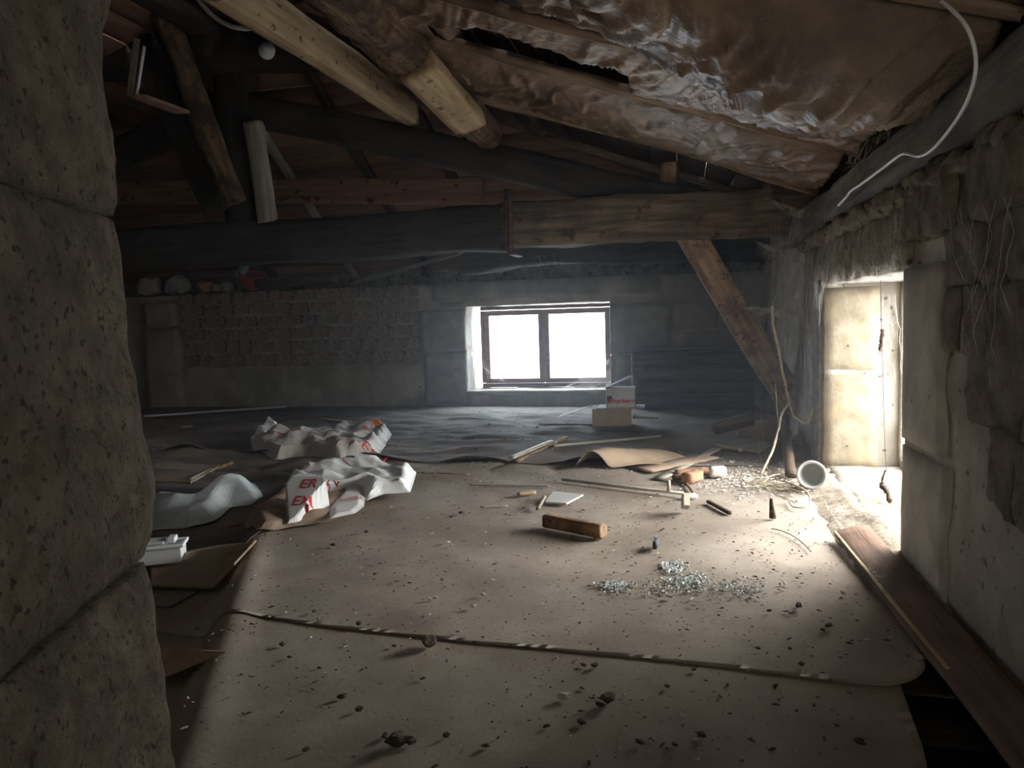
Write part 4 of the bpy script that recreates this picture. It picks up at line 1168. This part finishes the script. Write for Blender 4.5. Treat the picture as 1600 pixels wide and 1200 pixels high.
def crumb(px, s_, m, label, group, name='crumb'):
    if group:
        p_ = G(*px); w_ = ('on the felt sheet nearest the camera' if p_.y < 1.95 else 'on the large felt sheet near its seam' if p_.y < 2.5 else 'in the middle of the large felt sheet' if p_.y < 4.3 else 'on the grey felt before the far window')
        label = label + ' ' + w_; group = group + ', ' + w_
    i = random.randrange(10); key = (i, m.name)
    if key not in cm:
        me = bpy.data.meshes.new('crumb'); me.from_pydata(crumb_meshes[i][0].tolist(), [], crumb_meshes[i][1]); me.materials.append(m); cm[key] = me
    o = bpy.data.objects.new(name, cm[key]); COL.objects.link(o); o.location = G(*px, -.001); o.scale = (s_, s_, s_); o.rotation_euler = (0, 0, random.uniform(0, 6.3))
    return tag(o, label, 'crumb', group)


lab = 'dark crumb of dirt'
for q in ((640, 1162), (760, 1168), (480, 1172), (1055, 1165), (612, 1012), (738, 1003), (560, 975), (493, 958), (588, 900), (510, 860), (520, 855), (575, 833), (1215, 1075),
          (1182, 1016), (1295, 981), (1285, 985), (1238, 1012), (1250, 1040), (940, 1102), (852, 1135), (700, 1150), (1345, 1165), (1100, 1150), (1000, 1160), (1245, 950), (1205, 958),
          (440, 1010), (455, 1030), (1040, 1072), (915, 1038), (930, 1040), (1000, 690), (708, 810), (722, 805), (660, 1060), (560, 1110), (745, 700), (765, 668), (840, 668), (856, 666), (1085, 1048), (600, 1150), (905, 1130), (530, 1090)):
    crumb((q[0] + random.uniform(-4, 4), q[1] + random.uniform(-3, 3)), random.uniform(.005, .010), M['dirt'], lab, 'dark crumbs')
crumb((672, 1010), .022, M['dirt'], 'large dark clod sitting right at the seam between two felt sheets', None, 'clod')
crumb((950, 1098), .016, M['dirt'], 'black jagged flake on the near felt sheet', None, 'flake')
crumb((880, 1092), .012, M['dust'], 'pale pointed plaster flake beside dark dirt on the near felt sheet', None, 'flake')
crumb((625, 1163), .02, M['dirt'], 'long black clod nearest the lower edge of the picture', None, 'clod')
crumb((1250, 765), .02, M['dust'], 'pale lump by the mouth of the white pot', None, 'lump')
lab = 'pale crumb of plaster'
for q in ((738, 950), (752, 930), (672, 938), (683, 936), (705, 853), (770, 905), (905, 902), (1075, 885), (1245, 945), (1315, 928), (640, 880), (1140, 758), (1150, 770), (1165, 765), (1010, 800), (775, 740), (790, 744), (700, 848), (1255, 910), (1048, 935)):
    crumb((q[0] + random.uniform(-3, 3), q[1] + random.uniform(-2, 2)), random.uniform(.004, .009), M['dust'], lab, 'pale plaster crumbs')


def scatter(name, n, gen, smin, smax, m, label, cat):
    V, F = [], []; r = np.random.default_rng(5 + n)
    pts = [gen(r) for _ in range(n)]
    zz = floor_h(np.array([p[0] for p in pts]), np.array([p[1] for p in pts]))
    for (x, y), z in zip(pts, zz):
        s_ = smin + (smax - smin) * r.random() ** 3; a_ = r.uniform(0, 6.3); e = r.uniform(.5, 2.4); z = z + lift_at(x, y) - .001
        base = len(V)
        for (u, v, w) in ((-1, -.6, 0), (1, -.5, 0), (.7, .6, 0), (-.8, .7, 0), (r.uniform(-.4, .4), r.uniform(-.3, .3), r.uniform(.5, 1.1))):
            X_ = u * s_ * e; Y_ = v * s_; V.append((x + X_ * math.cos(a_) - Y_ * math.sin(a_), y + X_ * math.sin(a_) + Y_ * math.cos(a_), z + w * s_))
        for f in ((0, 1, 4), (1, 2, 4), (2, 3, 4), (3, 0, 4), (3, 2, 1, 0)): F.append(tuple(q + base for q in f))
    c = Vector((-.6, 3, 0)); return obj(name, [Vector(v) - c for v in V], F, m, loc=c, smooth=False, kind='stuff', label=label, cat=cat)


_r = np.random.default_rng(31)
_c = np.stack([_r.uniform(-2.2, .56, 40000), _r.uniform(.9, 6.9, 40000)], 1)
_s = ridge_side(_c[:, 0], _c[:, 1]); _s = np.where((_c[:, 0] > .44) & (_c[:, 1] < 1.95), -9, _s)
_k = (fbm(np.stack([_c[:, 0] * 1.5, _c[:, 1] * 1.5, 0 * _c[:, 0]], 1), 2, 3) + _r.uniform(-.3, .5, 40000) > 0) & ~((_c[:, 1] > 4.4) & (_r.random(40000) < .5)) & ~((_s < 0) & (_c[:, 1] < 3) & (_r.random(40000) < .6)) & (_s > -8)
POOL = _c[_k]


def gen_floor(r):
    q = POOL[r.integers(0, len(POOL))]; return float(q[0]), float(q[1])


scatter('dirt_crumbs', 5200, gen_floor, .0010, .0055, M['dirt'], 'fine dark dirt and splinters scattered over the felt sheets', 'debris')
scatter('plaster_crumbs', 2600, gen_floor, .0010, .005, M['dust'], 'fine pale plaster grit scattered over the felt sheets', 'debris')


def gen_patch(r):
    c_ = [(1060, 915, 70, 16), (1150, 918, 60, 12), (960, 915, 25, 8), (1050, 885, 20, 8), (1075, 905, 30, 8)][r.integers(0, 5)]
    p = FL(c_[0] + r.normal() * c_[2] * .5, c_[1] + r.normal() * c_[3] * .6, .012); return p.x, p.y


scatter('plaster_flakes', 1600, gen_patch, .0015, .007, M['flake_blue'], 'patch of pale bluish plaster flakes on the bright part of the felt', 'debris')


def gen_heap(r):
    p = FL(1170 + r.normal() * 50, 752 + r.normal() * 14, .012); return min(p.x, .66), p.y


scatter('rubble_grit', 1500, gen_heap, .0015, .008, M['dust'], 'heap of pale grit around the broken bricks and the white pot', 'debris')

# ------------------------------------------------------------------ stems, cables, strings
def px_path(pts): return spline([PY(*q[:2], q[2]) for q in pts], 6)
def px_wall(pts): return spline([PXX(*q[:2], q[2]) for q in pts], 8)


vs = thing('dry_vine', PY(1208, 478, 4.75), 'long pale twisted dry stem hanging in the corner beside the tall window', 'vine')
tube('stem', px_path([(1207, 478, 4.75), (1208, 507, 4.75), (1215, 541, 4.7), (1225, 591, 4.7), (1237, 643, 4.6), (1248, 655, 4.5), (1263, 660, 4.45), (1270, 640, 4.4), (1277, 641, 4.4), (1284, 672, 4.35), (1289, 700, 4.3), (1300, 728, 4.28), (1311, 752, 4.25)]), .0085, M['root'], vs, n=6, rough=.35, origin=None)
tube('stem', px_path([(1235, 628, 4.65), (1222, 645, 4.5), (1217, 668, 4.4), (1206, 706, 4.3), (1192, 735, 4.2), (1185, 758, 4.15)]), .0065, M['root'], vs, n=6, rough=.3)
tube('stem', px_path([(1217, 668, 4.4), (1214, 640, 4.5), (1212, 600, 4.6)]), .002, M['root'], vs, n=5, rough=.3)
vb = thing('wire_tangle', G(1240, 775), 'tangle of thin dry stems and wire on the floor before the white pot', 'wire')
for i in range(9):
    a_ = [(1180 + random.uniform(-30, 20), 752 + random.uniform(-10, 10))]
    for k_ in range(4): a_.append((a_[-1][0] + random.uniform(8, 32), a_[-1][1] + random.uniform(-6, 14)))
    tube('wire', spline([G(x_, min(y_, 800), .006 + .02 * random.random()) for x_, y_ in a_], 5), .0025, M['root'], vb, n=5, rough=.3)
tube('wire', spline([G(1215, 750, .01), G(1240, 757, .05), G(1262, 770, .05), G(1264, 790, .02), G(1240, 792, .01), G(1232, 780, .01)], 6), .004, M['root'], vb, n=6)
tube('long_crack_stem', spline([G(1205, 826, .003), G(1220, 829, .003), G(1240, 838, .003), G(1258, 852, .003), G(1267, 862, .003)], 5), .002, M['dirt'], n=5, label='thin curved dark twig on the brightest part of the felt', cat='twig')

tube('white_cable', px_wall([(a_, b_, c_2 - .035) for a_, b_, c_2 in ((1400, -60, .66), (1450, -14, .66), (1487, 15, .66), (1512, 45, .665), (1524, 85, .67), (1522, 125, .67), (1508, 165, .68), (1482, 205, .69), (1455, 235, .69), (1436, 244, .69), (1420, 241, .70), (1407, 242, .70),
                             (1380, 262, .70), (1345, 288, .70), (1330, 298, .70), (1322, 308, .70), (1310, 321, .71))]), .0048, M['white'], n=8, label='white electric cable looping down over the wall plate', cat='cable')
tube('pale_cable', px_path([(290, -30, 3.6), (312, 2, 3.6), (330, 22, 3.6), (352, 37, 3.6), (375, 44, 3.6), (398, 42, 3.6), (420, 20, 3.6)]), .012, M['card_white'], n=8, label='pale greenish cable hanging in a loop beside the sawn purlin', cat='cable')
ins = PY(418, 80, 5.05)
io = lathe('insulator', [(0, -.03), (.035, -.03), (.06, -.01), (.062, .015), (.045, .035), (.02, .045), (.02, .06), (0, .06)], M['white'], ins, label='round white ceramic insulator by the top of the principal rafter', cat='insulator')
io.rotation_euler = (math.radians(80), 0, .2)
lum = thing('metal_channel', PY(214, 105, 4.6), 'thin shiny metal channel leaning beside the top of the stone jamb', 'channel')
timber('web', PY(203, 150, 4.6), PY(214, 60, 4.6), .05, .008, M['metal'], lum, up=(0, 1, 0), rough=0, edge=0, step=.2, seed=1)
timber('flange', PY(213, 152, 4.58), PY(226, 72, 4.58), .010, .02, M['white'], lum, up=(0, 1, 0), rough=0, edge=0, step=.2, seed=1)

# on top of the far wall
ztop = 1.255
rp_ = PY(395, 456, 7.40)
pt = thing('red_pot', Vector((rp_.x, 7.40, ztop)), 'round red pot with a pale lid lying on top of the far wall', 'pot')
po2 = lathe('bowl', [(0, .0), (.07, .0), (.13, .05), (.16, .12), (.15, .17), (.135, .17), (.145, .12), (.12, .06), (0, .02)], flatmat('red enamel', (.42, .05, .035), .5), pt.location, pt); po2.rotation_euler = (math.radians(15), math.radians(14), 0); po2.location = (0, 0, .03)
po3 = lathe('lid', [(0, .03), (.05, .025), (.10, .0), (.10, -.008), (0, -.004)], M['card_white'], pt.location, pt); po3.rotation_euler = (math.radians(50), math.radians(-25), 0); po3.location = (-.10, -.03, .22)
for q, sz_, m_, lb in (((318, 445), .10, 'brick', 'brownish stone highest of the loose stones on the far wall top'), ((338, 452), .07, 'stone', 'pale small stone between two others on the far wall top'), ((354, 452), .075, 'stone', 'pale pointed stone nearest the red pot on the far wall top'),
                       ((275, 450), .14, 'stone_grey', 'dark grey rubble lump over the corner of the far wall'), ((235, 440), .15, 'plaster', 'dull stone lump on top of the quoin pier')):
    p = PY(q[0], q[1], 7.38); lump('loose_stone', None, sz_, M[m_], lb, 'stone', seed=int(q[0]), flat=.9, n=2, pos=(p.x, 7.40, ztop - .005 if q[0] > 240 else 1.25), el=1.0)

# hanging string with debris in the tall window
hs = thing('hanging_string', PXX(1376, 440, .86), 'thin dark cobweb string with a clot of dirt hanging in the tall window', 'string')
tube('string', px_wall([(1376, 438, .86), (1377, 500, .86), (1379, 560, .86), (1381, 640, .86), (1383, 700, .86), (1385, 742, .86)]), .0014, M['dirt'], hs, n=4)
tube('clot', px_wall([(1383, 735, .86), (1378, 755, .86), (1386, 768, .86), (1391, 784, .86)]), [.004] * 8 + [.012] * 8 + [.009] * 9, M['dirt'], hs, n=7, rough=.5)
tube('clot', px_wall([(1379, 515, .86), (1377, 535, .86), (1375, 546, .86)]), .008, M['dirt'], hs, n=7, rough=.5)

web = bpy.data.materials.new('cobweb'); web.use_nodes = True; nt = web.node_tree; nt.nodes.remove(nt.nodes['Principled BSDF'])
t1_ = nt.nodes.new('ShaderNodeBsdfTransparent'); d1_ = nt.nodes.new('ShaderNodeBsdfDiffuse'); d1_.inputs[0].default_value = (.62, .60, .55, 1); l1_ = nt.nodes.new('ShaderNodeBsdfTranslucent'); l1_.inputs[0].default_value = (.62, .60, .55, 1)
a1_ = nt.nodes.new('ShaderNodeMixShader'); a2_ = nt.nodes.new('ShaderNodeMixShader'); a1_.inputs[0].default_value = .5; a2_.inputs[0].default_value = .5
nt.links.new(d1_.outputs[0], a1_.inputs[1]); nt.links.new(l1_.outputs[0], a1_.inputs[2]); nt.links.new(t1_.outputs[0], a2_.inputs[1]); nt.links.new(a1_.outputs[0], a2_.inputs[2]); nt.links.new(a2_.outputs[0], nt.nodes['Material Output'].inputs[0])
veil = web.copy(); veil.name = 'cobweb veil'; nv_ = veil.node_tree
nz_ = nv_.nodes.new('ShaderNodeTexNoise'); nz_.inputs['Scale'].default_value = 9; nz_.inputs['Detail'].default_value = 6; mr_ = nv_.nodes.new('ShaderNodeMapRange'); mr_.inputs[1].default_value = .42; mr_.inputs[2].default_value = .75; mr_.inputs[4].default_value = .34
tc_ = nv_.nodes.new('ShaderNodeTexCoord'); nv_.links.new(tc_.outputs['Object'], nz_.inputs[0]); nv_.links.new(nz_.outputs[0], mr_.inputs[0])
for n_ in nv_.nodes:
    if n_.type == 'MIX_SHADER' and any(l.from_node.type == 'BSDF_TRANSPARENT' for l in n_.inputs[1].links): nv_.links.new(mr_.outputs[0], n_.inputs[0])


def cobweb(label, A, B, n=40, sag=.06, jit=.02, r=.0010, seed=0, veil_on=True):
    """dusty strands between two anchor lines, with a thin veil between them"""
    rr = random.Random(seed); A = [Vector(p) for p in A]; B = [Vector(p) for p in B]; V, F = [], []

    def along(L_, t):
        t = t * (len(L_) - 1); i = min(int(t), len(L_) - 2); return L_[i].lerp(L_[i + 1], t - i)
    for k_ in range(n):
        ta = rr.random(); tb = min(1, max(0, ta + rr.gauss(0, .25))); a_, b_ = along(A, ta), along(B, tb)
        if rr.random() < .35: b_ = along(A, min(1, max(0, ta + rr.uniform(-.4, .4)))).lerp(b_, rr.uniform(.2, .7))
        s_ = sag * rr.uniform(.2, 1.2); pts = []
        for i in range(8):
            u = i / 7; p = a_.lerp(b_, u); p.z -= s_ * math.sin(math.pi * u); p += Vector([rr.gauss(0, jit * .25) for _ in range(3)]) * math.sin(math.pi * u); pts.append(p)
        v, f = tube_geo(pts, r * rr.uniform(.25, .9), 3, 0, 0, len(V)); V += v; F += f
    c = sum(A + B, Vector()) / (len(A) + len(B)); w_ = thing('cobweb', c, label, 'cobweb')
    obj('strands', [v - c for v in V], F, web, w_, smooth=False, kind='stuff')
    if veil_on:
        P = []
        for i in range(16):
            for j in range(12):
                t, u = i / 15, j / 11; p = along(A, t).lerp(along(B, t), u); p.z -= sag * .7 * math.sin(math.pi * u); P.append(p - c + Vector([rr.uniform(-.006, .006) for q in range(3)]))
        obj('veil', P, grid_faces(16, 12), veil, w_)
    return w_


Y_, X_ = PY, PXX
cobweb('dusty cobweb veils hanging from the tie beam end down the corner post', [Y_(1195, 345, 5.1), Y_(1245, 330, 4.9), X_(1300, 345, .70)], [Y_(1205, 520, 5.2), Y_(1240, 560, 4.9), X_(1268, 600, .70)], 34, .05, .05, seed=1)
cobweb('cobweb slung between the brace and the corner post', [Y_(1160, 485, 5.15), Y_(1180, 492, 5.1)], [Y_(1235, 470, 4.9), Y_(1250, 440, 4.8)], 26, .10, .03, seed=2)
cobweb('cobweb swag hanging off the far end of the tie beam', [Y_(1180, 380, 5.1), Y_(1200, 385, 5.1)], [Y_(1225, 400, 5.0), Y_(1260, 350, 4.7)], 26, .08, .03, seed=3)
cobweb('cobweb matted over the lintel of the tall window', [X_(1275, 360, .70), X_(1340, 345, .70), X_(1410, 335, .70)], [X_(1285, 450, .70), X_(1350, 440, .70), X_(1420, 428, .70)], 34, .03, .06, r=.0008, seed=4)
cobweb('cobweb across the lit reveal inside the tall window', [Y_(1312, 455, 4.18), Y_(1400, 460, 4.18)], [Y_(1330, 600, 4.2), Y_(1412, 590, 4.2)], 22, .03, .05, r=.0009, seed=5, veil_on=False)
cobweb('bright cobweb in the lower corner of the far window', [Y_(952, 560, 7.5), Y_(955, 600, 7.4)], [Y_(880, 606, 7.35), Y_(935, 608, 7.3)], 30, .03, .03, r=.0012, seed=6)
cobweb('cobweb on the lower corner of the far window by the pale reveal', [Y_(748, 545, 7.5), Y_(750, 575, 7.5)], [Y_(765, 590, 7.55), Y_(790, 596, 7.5)], 14, .02, .02, seed=7, veil_on=False)
cobweb('faint long cobweb threads under the tie beam above the far window', [Y_(830, 400, 5.5), Y_(850, 398, 5.5), Y_(935, 385, 5.5)], [Y_(862, 470, 7.1), Y_(900, 465, 7.1), Y_(985, 455, 7.1)], 10, .08, .04, seed=8, veil_on=False)
cobweb('dusty cobweb matted over debris at the foot of the tall window', [X_(1300, 760, .72), X_(1360, 830, .72), X_(1430, 905, .72)], [G(1290, 790, .03), G(1335, 860, .03), G(1385, 930, .03)], 60, .03, .05, r=.0009, seed=9)
cobweb('cobweb threads stretched from the loose plank to the wall below the dressed stone', [G(1358, 888, .03), G(1368, 900, .03)], [X_(1412, 878, .71), X_(1440, 905, .71)], 16, .02, .03, seed=10, veil_on=False)
cobweb('cobweb across the rough stones beyond the dressed strip', [X_(1480, 330, .66), X_(1600, 300, .66)], [X_(1500, 560, .68), X_(1590, 640, .68)], 9, .04, .06, r=.0008, seed=11)
cobweb('cobweb between the wall plate and the big sagging membrane', [X_(1320, 235, .66), X_(1420, 190, .66)], [X_(1300, 300, .68), X_(1400, 250, .68)], 12, .03, .05, seed=12)
cobweb('cobweb threads stretched across the timber by the dry stem', [Y_(1180, 640, 4.9), Y_(1205, 600, 4.9)], [Y_(1190, 730, 4.4), Y_(1260, 700, 4.5)], 10, .02, .02, seed=13, veil_on=False)


def veil_patch(parent, pts, m, rope=.0016):
    """a hanging film of old web with a thicker rim"""
    P = spline([PY(*q) for q in pts] + [PY(*pts[0])], 4)[:-1]; c = sum(P, Vector()) / len(P); V = [Vector((0, 0, 0))]; F = []; n = len(P)
    for k_, f_ in enumerate((.35, .7, 1.0)):
        for p in P: V.append((p - c) * f_ + Vector((0, .012 * math.sin(9 * p.x + 7 * p.z) * (1 - f_), 0)))
    for i in range(n):
        j = (i + 1) % n; F.append((0, 1 + i, 1 + j))
        for k_ in (0, 1): F.append((1 + k_ * n + i, 1 + (k_ + 1) * n + i, 1 + (k_ + 1) * n + j, 1 + k_ * n + j))
    o = obj('veil', V, F, m, parent); o.location = c - parent.location
    if rope: tube('rim_strand', P + [P[0]], rope, web, parent, n=4, rough=.5)


dense = veil.copy(); dense.name = 'dense cobweb'
for n_ in dense.node_tree.nodes:
    if n_.type == 'MAP_RANGE': n_.inputs[1].default_value = .25; n_.inputs[2].default_value = .8; n_.inputs[3].default_value = .12; n_.inputs[4].default_value = .75
    if n_.type == 'TEX_NOISE': n_.inputs['Scale'].default_value = 16
W_ = thing('cobweb', PY(1250, 400, 4.85), 'thick torn curtain of dusty cobweb at the end of the tie beam, with round holes', 'cobweb')
veil_patch(W_, [(1290, 316, 4.6), (1306, 330, 4.55), (1303, 350, 4.6), (1294, 366, 4.65), (1278, 374, 4.7), (1272, 368, 4.7), (1283, 350, 4.65), (1290, 335, 4.6)], dense)
veil_patch(W_, [(1180, 376, 5.1), (1195, 388, 5.05), (1212, 395, 5.0), (1223, 400, 5.0), (1231, 388, 4.95), (1233, 380, 4.95), (1222, 378, 5.0), (1215, 382, 5.0), (1206, 385, 5.05), (1192, 382, 5.1)], dense)
veil_patch(W_, [(1196, 308, 5.0), (1222, 320, 4.9), (1243, 330, 4.8), (1258, 334, 4.75), (1270, 328, 4.7), (1278, 316, 4.65), (1288, 322, 4.6), (1280, 336, 4.65), (1262, 342, 4.75), (1242, 338, 4.8), (1222, 328, 4.9)], dense)
veil_patch(W_, [(1240, 336, 4.85), (1234, 365, 4.9), (1229, 395, 4.92), (1222, 420, 4.95), (1219, 460, 4.95), (1226, 520, 4.95), (1240, 540, 4.9), (1262, 520, 4.8), (1270, 440, 4.7), (1275, 385, 4.7), (1262, 372, 4.75), (1250, 384, 4.8)], veil)
veil_patch(W_, [(1160, 482, 5.1), (1190, 490, 5.05), (1215, 495, 5.0), (1236, 497, 4.95), (1250, 484, 4.9), (1254, 462, 4.85), (1244, 468, 4.9), (1232, 482, 4.95), (1205, 484, 5.0), (1180, 478, 5.1)], dense)
for pts_, r_ in (([(1236, 360, 4.9), (1229, 392, 4.9), (1224, 425, 4.9), (1214, 455, 4.9), (1205, 485, 4.95)], .006), ([(1276, 376, 4.7), (1270, 400, 4.75), (1262, 440, 4.75), (1258, 500, 4.8), (1257, 580, 4.85), (1262, 640, 4.85)], .005),
                 ([(1242, 332, 4.85), (1252, 352, 4.85), (1256, 368, 4.85)], .003), ([(1253, 334, 4.8), (1262, 348, 4.8), (1267, 367, 4.8)], .003), ([(1280, 305, 4.65), (1279, 316, 4.65), (1270, 328, 4.7)], .003),
                 ([(1235, 412, 4.9), (1245, 408, 4.9), (1252, 411, 4.9), (1258, 425, 4.85)], .003), ([(1165, 470, 5.15), (1180, 455, 5.1), (1200, 420, 5.05), (1222, 400, 5.0)], .0025)):
    tube('rope_strand', spline([PY(*q) for q in pts_], 5), r_ * .7, web, W_, n=5, rough=.4)
